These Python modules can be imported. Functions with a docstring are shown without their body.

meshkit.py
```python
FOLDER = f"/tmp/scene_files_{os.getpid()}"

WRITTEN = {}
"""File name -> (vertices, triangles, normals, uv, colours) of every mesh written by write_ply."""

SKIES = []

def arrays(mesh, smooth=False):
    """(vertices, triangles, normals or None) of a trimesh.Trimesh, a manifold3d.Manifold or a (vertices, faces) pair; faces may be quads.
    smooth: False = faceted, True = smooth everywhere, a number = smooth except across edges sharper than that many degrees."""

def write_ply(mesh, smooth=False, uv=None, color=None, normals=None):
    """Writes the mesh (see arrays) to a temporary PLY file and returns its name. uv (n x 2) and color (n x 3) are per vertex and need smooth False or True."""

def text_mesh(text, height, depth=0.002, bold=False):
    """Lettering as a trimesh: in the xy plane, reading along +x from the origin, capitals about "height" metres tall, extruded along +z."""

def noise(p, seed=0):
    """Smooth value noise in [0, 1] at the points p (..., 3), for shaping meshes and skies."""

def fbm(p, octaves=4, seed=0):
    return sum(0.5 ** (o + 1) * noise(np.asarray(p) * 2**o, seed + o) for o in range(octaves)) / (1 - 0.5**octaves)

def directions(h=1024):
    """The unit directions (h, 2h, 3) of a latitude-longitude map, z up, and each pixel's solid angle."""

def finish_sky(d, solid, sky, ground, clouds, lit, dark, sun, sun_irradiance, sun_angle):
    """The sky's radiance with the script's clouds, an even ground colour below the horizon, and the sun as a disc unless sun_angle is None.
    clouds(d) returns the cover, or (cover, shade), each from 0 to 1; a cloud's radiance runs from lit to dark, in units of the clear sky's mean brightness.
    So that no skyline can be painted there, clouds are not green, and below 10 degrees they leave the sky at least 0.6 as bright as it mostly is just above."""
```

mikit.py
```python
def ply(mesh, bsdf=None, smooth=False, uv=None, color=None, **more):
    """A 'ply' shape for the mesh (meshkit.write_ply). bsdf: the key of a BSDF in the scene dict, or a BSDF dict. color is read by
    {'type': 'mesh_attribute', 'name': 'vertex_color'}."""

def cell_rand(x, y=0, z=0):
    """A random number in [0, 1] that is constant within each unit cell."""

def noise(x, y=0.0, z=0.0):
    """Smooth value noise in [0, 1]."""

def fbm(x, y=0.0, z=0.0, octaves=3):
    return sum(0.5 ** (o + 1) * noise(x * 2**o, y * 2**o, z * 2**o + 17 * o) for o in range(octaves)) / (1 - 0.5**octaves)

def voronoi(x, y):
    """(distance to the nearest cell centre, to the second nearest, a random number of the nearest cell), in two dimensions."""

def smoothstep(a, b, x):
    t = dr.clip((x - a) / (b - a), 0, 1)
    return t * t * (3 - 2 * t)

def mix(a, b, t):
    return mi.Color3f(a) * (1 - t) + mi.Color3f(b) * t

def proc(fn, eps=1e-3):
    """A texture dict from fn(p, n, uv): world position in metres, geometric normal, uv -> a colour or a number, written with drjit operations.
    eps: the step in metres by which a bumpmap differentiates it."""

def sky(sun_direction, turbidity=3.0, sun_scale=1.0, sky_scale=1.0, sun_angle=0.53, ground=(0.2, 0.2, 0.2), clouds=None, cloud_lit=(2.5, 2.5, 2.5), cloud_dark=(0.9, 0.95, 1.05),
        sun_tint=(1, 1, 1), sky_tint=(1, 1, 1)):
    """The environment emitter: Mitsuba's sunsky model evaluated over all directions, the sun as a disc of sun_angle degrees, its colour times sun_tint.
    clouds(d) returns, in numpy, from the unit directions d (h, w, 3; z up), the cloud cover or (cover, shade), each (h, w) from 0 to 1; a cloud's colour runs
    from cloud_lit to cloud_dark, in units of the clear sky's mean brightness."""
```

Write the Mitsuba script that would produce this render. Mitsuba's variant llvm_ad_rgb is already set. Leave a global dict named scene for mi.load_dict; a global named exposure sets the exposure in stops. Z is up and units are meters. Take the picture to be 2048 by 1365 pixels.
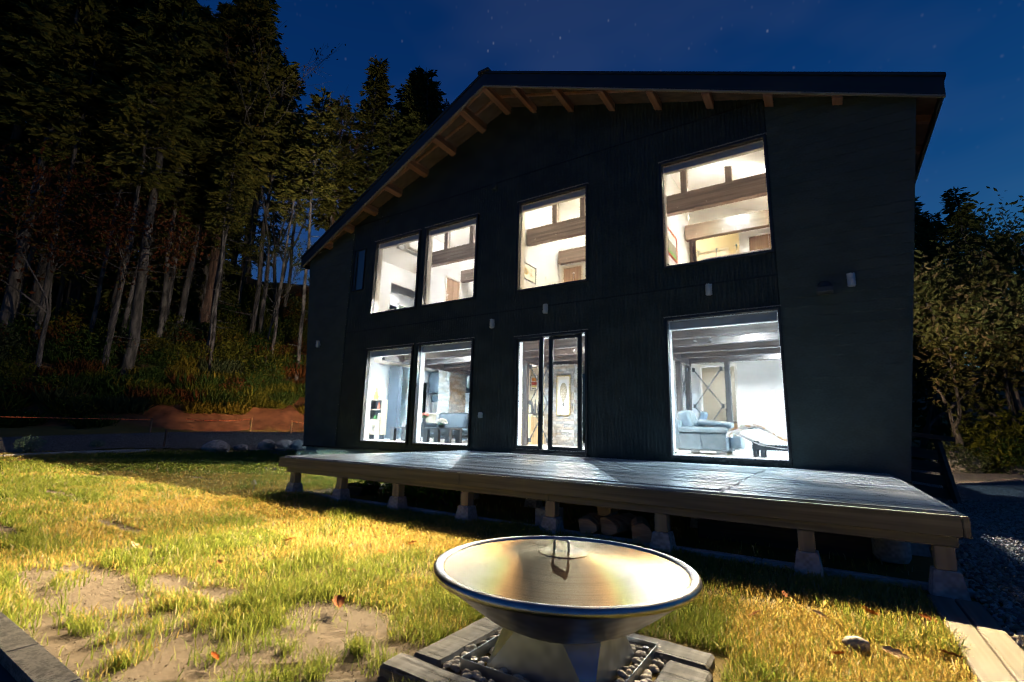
import math, random
import numpy as np, trimesh, drjit as dr
import mitsuba as mi, mikit, meshkit
import manifold3d as m3
from shapely.geometry import Polygon, box as sbox
from shapely import affinity
from shapely.ops import unary_union

T = mi.ScalarTransform4f
scene, labels = {}, {}
rng = np.random.default_rng(7)

# ------------------------------------------------------------------ camera, sky, exposure
CAM = [4.391, -8.080, 0.914]
FWD = [-0.53835186, 0.82220224, 0.18482626]
UP = [0.07935344, -0.16888771, 0.98243574]
scene['camera'] = {'type': 'perspective', 'fov': 2 * math.degrees(math.atan(1024 / 961.56)), 'fov_axis': 'x', 'near_clip': 0.05, 'far_clip': 2000.0,
                   'to_world': T().look_at(CAM, [c + f for c, f in zip(CAM, FWD)], UP)}
exposure = 0.0


def star_cover(d):
    r = np.random.default_rng(11)
    h, w = d.shape[:2]
    on = r.random((h, w)) < 0.0042
    mag = r.random((h, w)) ** 7
    veil = meshkit.fbm(d * np.array([3.0, 3.0, 7.0]), 4, 3)
    veil = np.clip((veil - 0.44) * 4, 0, 1) * 0.034
    return np.clip(np.where(on, 0.02 + 0.30 * mag, 0) + veil, 0, 1)


scene['sky'] = {**mikit.sky([0.45, 1.0, 0.07], turbidity=2.5, sun_scale=0.0, sky_scale=4.6, sky_tint=(0.022, 0.26, 1.0), ground=(0.02, 0.02, 0.02),
                            clouds=star_cover, cloud_lit=(6.0, 7.0, 9.0), cloud_dark=(1, 1, 1)), 'sampling_weight': 3.0}

# ------------------------------------------------------------------ materials
def rgb(*c): return {'type': 'rgb', 'value': list(c)}
def proc(fn, eps=1e-3): return mikit.proc(fn, eps)
nz, fb, mix, sst = mikit.noise, mikit.fbm, mikit.mix, mikit.smoothstep


def principled(col, rough=0.6, two=True, **k):
    b = {'type': 'principled', 'base_color': col if isinstance(col, dict) else rgb(*col), 'roughness': rough, **k}
    return {'type': 'twosided', 'bsdf': b} if two else b


def mat(name, d): scene['mat_' + name] = d; return 'mat_' + name


def wood(c1, c2, axis='x', scale=1.0, plank=None):
    def fn(p, n, uv):
        a, b, c = {'x': (p.x, p.y, p.z), 'y': (p.y, p.x, p.z), 'z': (p.z, p.x, p.y)}[axis]
        off = mikit.cell_rand(dr.floor(b / plank), dr.floor(a / 3.65), 3) if plank else mi.Float(0)
        w = fb(a * 1.4 * scale + off * 31, b * 26 * scale + off * 7, c * 26 * scale, 4)
        g = nz(a * 4 * scale + off * 13, b * 150 * scale, c * 150 * scale)
        v = sst(0.25, 0.75, w) * 0.7 + g * 0.3
        if plank: v = v * 0.75 + off * 0.35 - 0.05
        return mix(c1, c2, dr.clip(v, 0, 1))
    return proc(fn)


def speckle(c1, c2, s, s2=None):
    def fn(p, n, uv):
        v = fb(p.x * s, p.y * s, p.z * s, 3)
        if s2: v = v * 0.6 + 0.4 * nz(p.x * s2, p.y * s2, p.z * s2)
        return mix(c1, c2, sst(0.3, 0.7, v))
    return proc(fn)


VC = {'type': 'mesh_attribute', 'name': 'vertex_color'}
mat('siding', principled(speckle((0.016, 0.026, 0.026), (0.028, 0.041, 0.041), 3.0, 40), 0.5, specular=0.35))
mat('wing', principled(speckle((0.036, 0.056, 0.054), (0.054, 0.077, 0.075), 4.0, 60), 0.6, specular=0.3))
mat('black_metal', principled((0.010, 0.012, 0.014), 0.38))
mat('fascia', principled(speckle((0.010, 0.014, 0.018), (0.016, 0.021, 0.025), 2.0), 0.4))
mat('trim', principled((0.28, 0.26, 0.23), 0.35))
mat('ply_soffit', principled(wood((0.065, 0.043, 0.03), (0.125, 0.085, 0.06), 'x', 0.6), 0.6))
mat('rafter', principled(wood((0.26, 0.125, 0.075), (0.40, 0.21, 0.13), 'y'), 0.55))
mat('concrete', principled(speckle((0.20, 0.205, 0.205), (0.40, 0.40, 0.385), 6, 50), 0.9))
mat('foundation', principled(speckle((0.22, 0.25, 0.23), (0.32, 0.35, 0.32), 5, 40), 0.9))
mat('glass', {'type': 'thindielectric', 'int_ior': 1.5})
mat('white', principled((0.80, 0.79, 0.77), 0.7))
mat('white_cool', principled((0.78, 0.80, 0.82), 0.7))
mat('cream', principled((0.76, 0.70, 0.60), 0.6))
mat('warm_wall', principled((0.74, 0.64, 0.46), 0.7))
mat('grey_wall', principled((0.50, 0.50, 0.46), 0.7))
mat('ceiling_wood', principled(wood((0.62, 0.47, 0.33), (0.74, 0.58, 0.42), 'x'), 0.5))
mat('floor_wood', principled(wood((0.62, 0.58, 0.53), (0.76, 0.72, 0.66), 'x'), 0.35))
mat('beam', principled(wood((0.05, 0.038, 0.033), (0.15, 0.115, 0.10), 'x', 0.8), 0.32, specular=0.6))
mat('post', principled(wood((0.05, 0.04, 0.036), (0.13, 0.105, 0.095), 'z', 0.8), 0.4))
mat('door_wood', principled(wood((0.24, 0.15, 0.10), (0.40, 0.27, 0.19), 'z', 0.5), 0.5))
mat('oak', principled(wood((0.42, 0.29, 0.17), (0.58, 0.42, 0.27), 'z', 0.6), 0.5))
mat('counter_wood', principled(wood((0.55, 0.36, 0.18), (0.70, 0.48, 0.26), 'z', 0.6), 0.45))
mat('blind', principled((0.36, 0.36, 0.35), 0.5))
mat('slate', principled((0.07, 0.075, 0.085), 0.5))
mat('frosted', principled(speckle((0.62, 0.76, 0.78), (0.72, 0.86, 0.88), 1.5), 0.3))
for i, c in enumerate([((0.30, 0.29, 0.28), (0.44, 0.43, 0.41)), ((0.42, 0.40, 0.38), (0.58, 0.56, 0.53)), ((0.34, 0.29, 0.24), (0.50, 0.43, 0.36))]):
    mat(f'stone{i}', principled(speckle(c[0], c[1], 18, 70), 0.9))
mat('leather_black', principled((0.035, 0.04, 0.045), 0.32, specular=0.6))
mat('leather_grey', principled(speckle((0.19, 0.22, 0.245), (0.24, 0.275, 0.30), 8), 0.45))
mat('cushion_dark', principled((0.12, 0.15, 0.18), 0.6))
mat('steel', principled((0.55, 0.56, 0.57), 0.3, metallic=1.0))
mat('chrome', principled((0.75, 0.75, 0.76), 0.14, metallic=1.0))
mat('table_black', principled((0.03, 0.033, 0.038), 0.35))
mat('hide', principled(proc(lambda p, n, uv: mix((0.62, 0.34, 0.18), (0.85, 0.80, 0.72), sst(0.45, 0.55, fb(p.x * 14, p.y * 14, p.z * 14, 3)))), 0.7))
mat('red', principled((0.55, 0.06, 0.03), 0.5))
mat('orange', principled((0.75, 0.26, 0.03), 0.5))
mat('coral', principled((0.80, 0.20, 0.13), 0.6))
mat('yellow', principled((0.75, 0.55, 0.10), 0.5))
mat('green', principled((0.06, 0.20, 0.05), 0.6))
mat('paper', principled((0.80, 0.74, 0.62), 0.8))
mat('ink', principled((0.16, 0.14, 0.12), 0.8))
mat('ink_tan', principled((0.48, 0.38, 0.25), 0.8))
mat('gold', principled((0.62, 0.44, 0.16), 0.35, metallic=0.8))
mat('quilt', principled((0.80, 0.74, 0.68), 0.8))
mat('hood', principled((0.05, 0.055, 0.06), 0.5))
mat('brown_brick', principled(speckle((0.22, 0.13, 0.08), (0.36, 0.23, 0.14), 10), 0.8))


def deck_tone(p, n, uv):
    row = dr.floor(p.y / 0.145)
    off = mikit.cell_rand(row, dr.floor((p.x + 40) / 3.65), 5)
    g = fb(p.x * 1.6 + off * 40, p.y * 30 + off * 11, p.z * 30, 4)
    f = nz(p.x * 9 + off * 9, p.y * 190, p.z * 190)
    knot = sst(0.80, 0.9, nz(p.x * 5 + off * 50, p.y * 22, 0))
    worn = sst(0.42, 0.68, fb(p.x * 0.9, p.y * 1.3 + 9, 0, 3))
    c = mix((0.15, 0.148, 0.14), (0.50, 0.49, 0.465), dr.clip(g * 0.55 + f * 0.25 + off * 0.95 - 0.36, 0, 1))
    return c * (1 - 0.6 * knot) * (0.72 + 0.4 * worn)


def deck_rough(p, n, uv):
    return 0.16 + 0.22 * fb(p.x * 1.1, p.y * 9, 0, 3) + 0.10 * nz(p.x * 7, p.y * 160, 0)


mat('deck', {'type': 'bumpmap', 'arbitrary': proc(lambda p, n, uv: 0.0008 * nz(p.x * 2.5, p.y * 170, p.z * 170) + 0.0012 * fb(p.x * 2, p.y * 12, 0, 3), 2e-3),
             'bsdf': principled(proc(deck_tone), proc(deck_rough), specular=0.8, clearcoat=0.5, clearcoat_gloss=0.75)})
mat('timber', principled(wood((0.045, 0.046, 0.043), (0.13, 0.13, 0.122), 'x', 0.7), 0.7))
mat('timber_post', principled(wood((0.14, 0.12, 0.085), (0.30, 0.26, 0.19), 'z', 0.7), 0.75))
mat('timber_dark', principled(wood((0.020, 0.018, 0.016), (0.05, 0.045, 0.04), 'x', 0.7), 0.8))


def sleeper_tone(p, n, uv):
    g = fb(p.x * 3, p.y * 45, p.z * 45, 4) * 0.6 + fb(p.x * 45, p.y * 3, p.z * 30, 3) * 0.4
    crack = sst(0.66, 0.72, fb(p.x * 5, p.y * 60, 1, 3))
    pale = sst(0.58, 0.72, fb(p.x * 6, p.y * 6, 4, 3))
    return mix(mix((0.05, 0.05, 0.054), (0.14, 0.14, 0.15), sst(0.3, 0.7, g)), (0.36, 0.36, 0.36), pale * 0.4) * (1 - 0.75 * crack)


mat('sleeper', {'type': 'bumpmap', 'arbitrary': proc(lambda p, n, uv: 0.006 * fb(p.x * 6, p.y * 55, p.z * 20, 3), 2e-3), 'bsdf': principled(proc(sleeper_tone), 0.85)})
mat('plank_pale', principled(wood((0.085, 0.072, 0.058), (0.17, 0.148, 0.12), 'y', 0.6), 0.8))
mat('cap', principled(speckle((0.075, 0.07, 0.062), (0.17, 0.155, 0.135), 60, 300), 0.95))
mat('cap_side', principled(wood((0.028, 0.028, 0.03), (0.06, 0.06, 0.062), 'x', 0.6), 0.8))
# brushed stainless steel of the fire pit: u runs round the axis
def steel_tone(p, n, uv):
    dx, dy = p.x - 3.425, p.y + 6.17
    r = dr.sqrt(dx * dx + dy * dy)
    ring = nz(r * 900, 0, 0)
    soot = sst(0.47, 0.62, fb(p.x * 30, p.y * 30, p.z * 30, 4)) * sst(0.40, 0.49, r) * sst(0.10, 0.40, dy - 0.6 * dx)
    spot = sst(0.72, 0.8, fb(p.x * 60, p.y * 60, p.z * 60, 3))
    c = mix((0.32, 0.205, 0.110), (0.48, 0.32, 0.185), ring)
    return c * (1 - 0.75 * soot) * (1 - 0.18 * spot) * (1 - 0.8 * sst(0.484, 0.491, r))  # edge ring darkened: rust line and rim shadow painted all round


mat('lid', {'type': 'twosided', 'bsdf': {'type': 'roughconductor', 'material': 'none', 'distribution': 'ggx', 'alpha_u': 0.30, 'alpha_v': 0.16, 'specular_reflectance': proc(steel_tone)}})
mat('bowl', principled(speckle((0.46, 0.44, 0.42), (0.62, 0.60, 0.57), 5, 30), 0.32, metallic=1.0))
mat('pedestal', principled(speckle((0.36, 0.38, 0.39), (0.50, 0.52, 0.53), 7, 30), 0.42, metallic=0.9))
for i, c in enumerate([(0.30, 0.28, 0.26), (0.44, 0.42, 0.39), (0.22, 0.20, 0.19), (0.52, 0.48, 0.42)]):
    mat(f'pebble{i}', principled(c, 0.75))


BARE = [(2.95, -6.60, 0.36, 0.22), (2.2, -6.98, 0.75, 0.26), (2.5, -6.80, 0.80, 0.36), (2.25, -6.42, 0.40, 0.22), (2.85, -6.72, 0.3, 0.2), (0.75, -6.95, 0.85, 0.20), (1.75, -7.2, 0.6, 0.22), (0.2, -6.42, 0.34, 0.13), (1.1, -6.62, 0.2, 0.10), (1.55, -6.55, 0.22, 0.10), (-1.3, -6.85, 0.6, 0.10),
        (-0.9, -6.2, 0.5, 0.07), (-3.8, -5.9, 0.9, 0.10), (-4.5, -3.9, 0.7, 0.12), (-6.0, -2.0, 0.8, 0.15), (-5.8, -4.9, 0.8, 0.08), (-3.2, -4.7, 0.6, 0.06)]


def soil_tone(p, n, uv):
    a = fb(p.x * 1.3, p.y * 1.3, 0, 4)
    grit = nz(p.x * 140, p.y * 140, 0) * 0.6 + nz(p.x * 60, p.y * 60, 3) * 0.4
    c = mix((0.052, 0.040, 0.029), (0.15, 0.118, 0.088), dr.clip(a * 0.6 + grit * 0.45, 0, 1))
    b = mi.Float(-9)
    for cx, cy, rx, ry in BARE: b = dr.maximum(b, 1 - dr.sqrt(dr.square((p.x - cx) / rx) + dr.square((p.y - cy) / ry)))
    turf = sst(0.15, -0.25, b + 0.5 * (a - 0.5))
    c = mix(c, mix((0.06, 0.045, 0.014), (0.17, 0.125, 0.035), dr.clip(grit * 0.8 + 0.4 * (a - 0.4), 0, 1)), turf)
    s = (p.x - 4.4) * -0.906 + (p.y + 8.1) * 0.423
    bank = sst(22.2, 23.0, s + 0.8 * (fb(p.x * 0.7, p.y * 0.7, 2, 2) - 0.5))
    red = mix((0.07, 0.03, 0.016), (0.21, 0.095, 0.05), dr.clip(fb(p.x * 4, p.y * 4, p.z * 4, 4) * 1.2 - 0.1, 0, 1))
    litter = mix((0.045, 0.032, 0.015), (0.10, 0.065, 0.03), fb(p.x * 5, p.y * 5, p.z * 5, 3))
    red = mix(red, litter, sst(24.6, 26.2, s + 2.5 * (fb(p.x * 0.5, p.y * 0.5, 8, 3) - 0.5)))
    return mix(c, red, bank)


mat('soil', {'type': 'bumpmap', 'arbitrary': proc(lambda p, n, uv: 0.0015 * nz(p.x * 160, p.y * 160, 0) + 0.0025 * fb(p.x * 40, p.y * 40, p.z * 40, 3), 3e-3), 'bsdf': principled(proc(soil_tone), 0.95, specular=0.2)})
def gravel_tone(p, n, uv):
    d1, d2, rr = mikit.voronoi(p.x * 34, p.y * 34)
    return mix((0.10, 0.095, 0.09), (0.42, 0.39, 0.35), rr) * (0.35 + 0.65 * sst(0.02, 0.25, d2 - d1))


mat('gravel_dark', principled(proc(lambda p, n, uv: gravel_tone(p, n, uv) * 0.35), 0.9))
mat('gravel', {'type': 'bumpmap', 'arbitrary': proc(lambda p, n, uv: 0.03 * (lambda v: sst(0.0, 0.35, v[1] - v[0]) * (0.5 + 0.5 * v[2]))(mikit.voronoi(p.x * 34, p.y * 34)), 4e-3), 'bsdf': principled(proc(gravel_tone), 0.9)})
mat('foliage', {'type': 'principledthin', 'base_color': VC, 'roughness': 0.6, 'diff_trans': 0.7, 'spec_trans': 0.0})
mat('grass', {'type': 'principledthin', 'base_color': VC, 'roughness': 0.55, 'diff_trans': 1.0, 'spec_trans': 0.0})
mat('needles', {'type': 'twosided', 'bsdf': {'type': 'diffuse', 'reflectance': VC}})
mat('bark_grey', principled(proc(lambda p, n, uv: mix((0.03, 0.027, 0.025), (0.12, 0.105, 0.098), sst(0.3, 0.75, fb(p.x * 9, p.y * 9, p.z * 1.6, 4)))), 0.9))
mat('bark_red', principled(proc(lambda p, n, uv: mix((0.05, 0.028, 0.02), (0.17, 0.10, 0.07), sst(0.3, 0.75, fb(p.x * 11, p.y * 11, p.z * 1.9, 4)))), 0.9))
mat('bark_pale', principled(proc(lambda p, n, uv: mix((0.035, 0.03, 0.027), (0.135, 0.12, 0.108), sst(0.35, 0.6, fb(p.x * 5, p.y * 5, p.z * 2.6, 4)))), 0.85))
mat('boulder', {'type': 'bumpmap', 'arbitrary': proc(lambda p, n, uv: 0.03 * fb(p.x * 9, p.y * 9, p.z * 9, 4), 5e-3), 'bsdf': principled(speckle((0.18, 0.155, 0.135), (0.42, 0.37, 0.33), 3.5, 30), 0.9)})
mat('dead_leaf', {'type': 'twosided', 'bsdf': {'type': 'diffuse', 'reflectance': VC}})
mat('bark_log', principled(wood((0.16, 0.10, 0.06), (0.42, 0.30, 0.19), 'x', 0.8), 0.9))
mat('rope', principled((0.75, 0.16, 0.06), 0.6))
mat('stake', principled((0.55, 0.25, 0.10), 0.7))
mat('lamp_case', principled((0.55, 0.58, 0.58), 0.4))

# ------------------------------------------------------------------ helpers
used = {}
def key_for(name, parent=None):
    base = (parent + '__' if parent else '') + name
    n = used.get(base, 0); used[base] = n + 1
    return base if n == 0 else f'{base}_{n:03d}'


def tag(key, label=None, cat=None, group=None, kind=None):
    d = labels.setdefault(key, {})
    if label: d['label'] = label
    if cat: d['category'] = cat
    if group: d['group'] = group
    if kind: d['kind'] = kind
    return key


def thing(name, label, cat, group=None):
    return tag(key_for(name), label, cat, group)


def add(name, mesh, m, parent=None, smooth=False, label=None, cat=None, group=None, kind=None, world=None, **kw):
    key = key_for(name, parent)
    d = mesh if isinstance(mesh, dict) else mikit.ply(mesh, m, smooth=smooth, **kw)
    if world is not None: d = {**d, 'to_world': world}
    scene[key] = d
    if label or cat or group or kind: tag(key, label, cat, group, kind)
    return key


def box(x0, x1, y0, y1, z0, z1):
    b = trimesh.creation.box((abs(x1 - x0), abs(y1 - y0), abs(z1 - z0)))
    b.apply_translation(((x0 + x1) / 2, (y0 + y1) / 2, (z0 + z1) / 2))
    return b


def cbox(x0, x1, y0, y1, z0, z1, c=0.004):
    lo, hi = np.minimum([x0, y0, z0], [x1, y1, z1]), np.maximum([x0, y0, z0], [x1, y1, z1])
    pts = []
    for i in range(8):
        s = [(i >> k) & 1 for k in range(3)]
        p = np.where(s, hi, lo)
        for k in range(3):
            q = p + np.where(s, -c, c)
            q[k] = p[k]
            pts.append(q)
    return trimesh.convex.convex_hull(np.array(pts))


_ico = trimesh.creation.icosphere(2)
def rbox(x0, x1, y0, y1, z0, z1, r=0.05):
    v = np.vstack([_ico.vertices * r + p for p in np.array([[x, y, z] for x in (x0 + r, x1 - r) for y in (y0 + r, y1 - r) for z in (z0 + r, z1 - r)])])
    return trimesh.convex.convex_hull(v)


def cat_(*ms):
    ms = [m for a in ms for m in (a if isinstance(a, (list, tuple)) else [a])]
    return trimesh.util.concatenate(ms)


def tube(pts, rad, sides=8, cap=True):
    p = np.asarray(pts, float); rad = np.broadcast_to(np.asarray(rad, float), (len(p),))
    t = np.gradient(p, axis=0); t /= np.linalg.norm(t, axis=1, keepdims=True) + 1e-12
    ref = np.array([0, 0, 1.0]) if abs(t[0, 2]) < 0.9 else np.array([1.0, 0, 0])
    a = np.cross(t, ref); bad = np.linalg.norm(a, axis=1) < 1e-3
    a[bad] = [1, 0, 0]
    a /= np.linalg.norm(a, axis=1, keepdims=True)
    b = np.cross(t, a)
    g = np.arange(sides) * 2 * np.pi / sides
    v = (p[:, None] + rad[:, None, None] * (np.cos(g)[None, :, None] * a[:, None] + np.sin(g)[None, :, None] * b[:, None])).reshape(-1, 3)
    i, j = np.meshgrid(np.arange(len(p) - 1), np.arange(sides), indexing='ij')
    q0, q1, q2, q3 = i * sides + j, i * sides + (j + 1) % sides, (i + 1) * sides + (j + 1) % sides, (i + 1) * sides + j
    f = np.vstack([np.stack([q0, q2, q1], -1).reshape(-1, 3), np.stack([q0, q3, q2], -1).reshape(-1, 3)])
    if cap:
        n = len(v); v = np.vstack([v, p[:1], p[-1:]]); m = (len(p) - 1) * sides
        k = np.arange(sides)
        f = np.vstack([f, np.stack([np.full(sides, n), k, (k + 1) % sides], 1), np.stack([np.full(sides, n + 1), m + (k + 1) % sides, m + k], 1)])
    return trimesh.Trimesh(v, f, process=False)


def revolve(profile, n=96, center=(0, 0, 0)):
    """profile: list of (r, z); returns (mesh, uv) with u running round the axis."""
    pr = np.asarray(profile, float); g = np.linspace(0, 2 * np.pi, n + 1)
    v = np.stack([pr[:, None, 0] * np.cos(g), pr[:, None, 0] * np.sin(g), np.repeat(pr[:, 1:2], n + 1, 1)], -1).reshape(-1, 3) + np.array(center)
    s = np.concatenate([[0], np.cumsum(np.linalg.norm(np.diff(pr, axis=0), axis=1))])
    uv = np.stack([np.tile(g / (2 * np.pi), (len(pr), 1)), np.repeat(s[:, None], n + 1, 1)], -1).reshape(-1, 2)
    i, j = np.meshgrid(np.arange(len(pr) - 1), np.arange(n), indexing='ij')
    q = np.stack([i * (n + 1) + j, i * (n + 1) + j + 1, (i + 1) * (n + 1) + j + 1, (i + 1) * (n + 1) + j], -1).reshape(-1, 4)
    f = np.vstack([q[:, [0, 1, 2]], q[:, [0, 2, 3]]])
    return trimesh.Trimesh(v, f, process=False), uv


def prism(poly2d, axis, a, b):
    """poly2d in the two remaining axes (in x, y, z order), extruded from a to b along axis."""
    P = Polygon(poly2d) if not hasattr(poly2d, 'exterior') else poly2d
    m = trimesh.creation.extrude_polygon(P, abs(b - a), engine='earcut')
    v = np.array(m.vertices); lo = min(a, b); u, w, d = v[:, 0], v[:, 1], v[:, 2] + lo
    m.vertices = {'y': np.stack([u, d, w], 1), 'x': np.stack([d, u, w], 1), 'z': np.stack([u, w, d], 1)}[axis]
    m.fix_normals()
    return m


def beam_between(p, q, w, h):
    """A straight squared bar between two points."""
    p, q = np.array(p, float), np.array(q, float); L = np.linalg.norm(q - p); t = (q - p) / L
    a = np.cross(t, [0, 0, 1.0]); a = a / np.linalg.norm(a) if np.linalg.norm(a) > 1e-6 else np.array([1.0, 0, 0]); b = np.cross(a, t)
    m = cbox(-L / 2, L / 2, -w / 2, w / 2, -h / 2, h / 2, min(w, h) * 0.06)
    M = np.eye(4); M[:3, 0], M[:3, 1], M[:3, 2], M[:3, 3] = t, a, b, (p + q) / 2
    m.apply_transform(M); m.fix_normals()
    return m


def leaf_tris(c, d, L, W, curl=0.25):
    """Leaf faces: centre c, direction d (n x 3), length and width; two triangles each, bent along the midrib."""
    n = len(c); d = d / (np.linalg.norm(d, axis=1, keepdims=True) + 1e-9)
    s = np.cross(d, rng.normal(size=(n, 3))); s /= np.linalg.norm(s, axis=1, keepdims=True) + 1e-9
    up = np.cross(s, d); L = np.broadcast_to(L, (n,))[:, None]; W = np.broadcast_to(W, (n,))[:, None]
    a, b = c - d * L / 2, c + d * L / 2
    e, g = c + s * W / 2 + up * L * curl * 0.3, c - s * W / 2 + up * L * curl * 0.3
    v = np.stack([a, e, b, g], 1).reshape(-1, 3); k = np.arange(n)[:, None] * 4
    return v, np.hstack([np.hstack([k, k + 1, k + 2]), np.hstack([k, k + 2, k + 3])]).reshape(-1, 3)
# ------------------------------------------------------------------ terrain
def H(x, y):
    s = (x - 4.4) * -0.906 + (y + 8.1) * 0.423
    st = lambda a, b, v: (lambda t: t * t * (3 - 2 * t))(np.clip((v - a) / (b - a), 0, 1))
    h = 0.62 * st(15, 22.5, s) + 1.25 * st(22.5, 24.6, s) + 0.62 * np.maximum(0, s - 24.2)
    r = 0.06 * np.maximum(0, y - 15.5) * (x > -3) * np.clip((x + 3) / 6, 0, 1)
    return np.minimum(h, 12 + 0.12 * np.maximum(h - 12, 0)) + r


def bare(x, y):
    """1 on bare sand, 0 on turf."""
    n = meshkit.fbm(np.stack([x * 3.1, y * 3.1, x * 0 + 5], -1), 3, 4) - 0.5
    b = np.full(np.shape(x), -9.0)
    for cx, cy, rx, ry in BARE:
        b = np.maximum(b, 1 - np.hypot((x - cx) / rx, (y - cy) / ry))
    return 1 / (1 + np.exp(-(b + n * 1.3) * 9))


def axis_lines(segs):
    out = []
    for a, b, d in segs: out += list(np.arange(a, b, d))
    return np.array(out + [segs[-1][1]])


gx = axis_lines([(-400, -120, 20), (-120, -50, 3.5), (-50, -21, 0.6), (-21, -13, 0.12), (-13, -4, 0.45), (-4, -1.5, 0.12), (-1.5, 5.4, 0.032), (5.4, 12, 0.5), (12, 60, 4), (60, 400, 20)])
gy = axis_lines([(-300, -40, 20), (-40, -9, 2), (-9, -8, 0.2), (-8, -4.0, 0.03), (-4.0, 7, 0.25), (7, 50, 0.9), (50, 400, 14)])
X, Y = np.meshgrid(gx, gy, indexing='ij')
Z = H(X, Y)
near = np.clip((X + 1.5) / 0.5, 0, 1) * np.clip((5.0 - X) / 0.2, 0, 1) * np.clip((Y + 8) / 0.3, 0, 1) * np.clip((-4.2 - Y) / 0.3, 0, 1)
bz = bare(X, Y)
q3 = np.stack([X, Y, X * 0], -1)
Z = Z + near * (0.024 * (meshkit.fbm(q3 * 2.6, 3, 1) - 0.5) + bz * (0.012 * (meshkit.fbm(q3 * 9, 3, 2) - 0.5) - 0.006))
for cx, cy, a, L, W in [(2.75, -6.70, 0.5, 0.26, 0.10), (2.5, -6.98, 0.9, 0.24, 0.09), (0.35, -6.48, 0.3, 0.26, 0.10), (2.35, -6.55, 2.6, 0.25, 0.09), (2.62, -6.45, 0.2, 0.2, 0.09)]:   # shoe prints in the sand
    u, v = (X - cx) * math.cos(a) + (Y - cy) * math.sin(a), -(X - cx) * math.sin(a) + (Y - cy) * math.cos(a)
    m_ = np.clip(1.25 - np.hypot(u / L, v / W), 0, 0.25) / 0.25
    Z -= near * m_ * (0.003 + 0.006 * np.sin(u * 2 * np.pi / 0.045))
hill = np.clip(((X - 4.4) * -0.906 + (Y + 8.1) * 0.423 - 22) / 3, 0, 1)
Z = Z + hill * 0.9 * (meshkit.fbm(q3 * 0.35, 4, 6) - 0.5)
hb_ = np.clip(((X - 4.4) * -0.906 + (Y + 8.1) * 0.423 - 21.6) / 1.0, 0, 1) * (X > -21)
Z = Z + hb_ * 0.55 * (meshkit.fbm(q3 * 1.4, 5, 16) - 0.5) * (X < -10)
idx = np.arange(X.size).reshape(X.shape)
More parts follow.
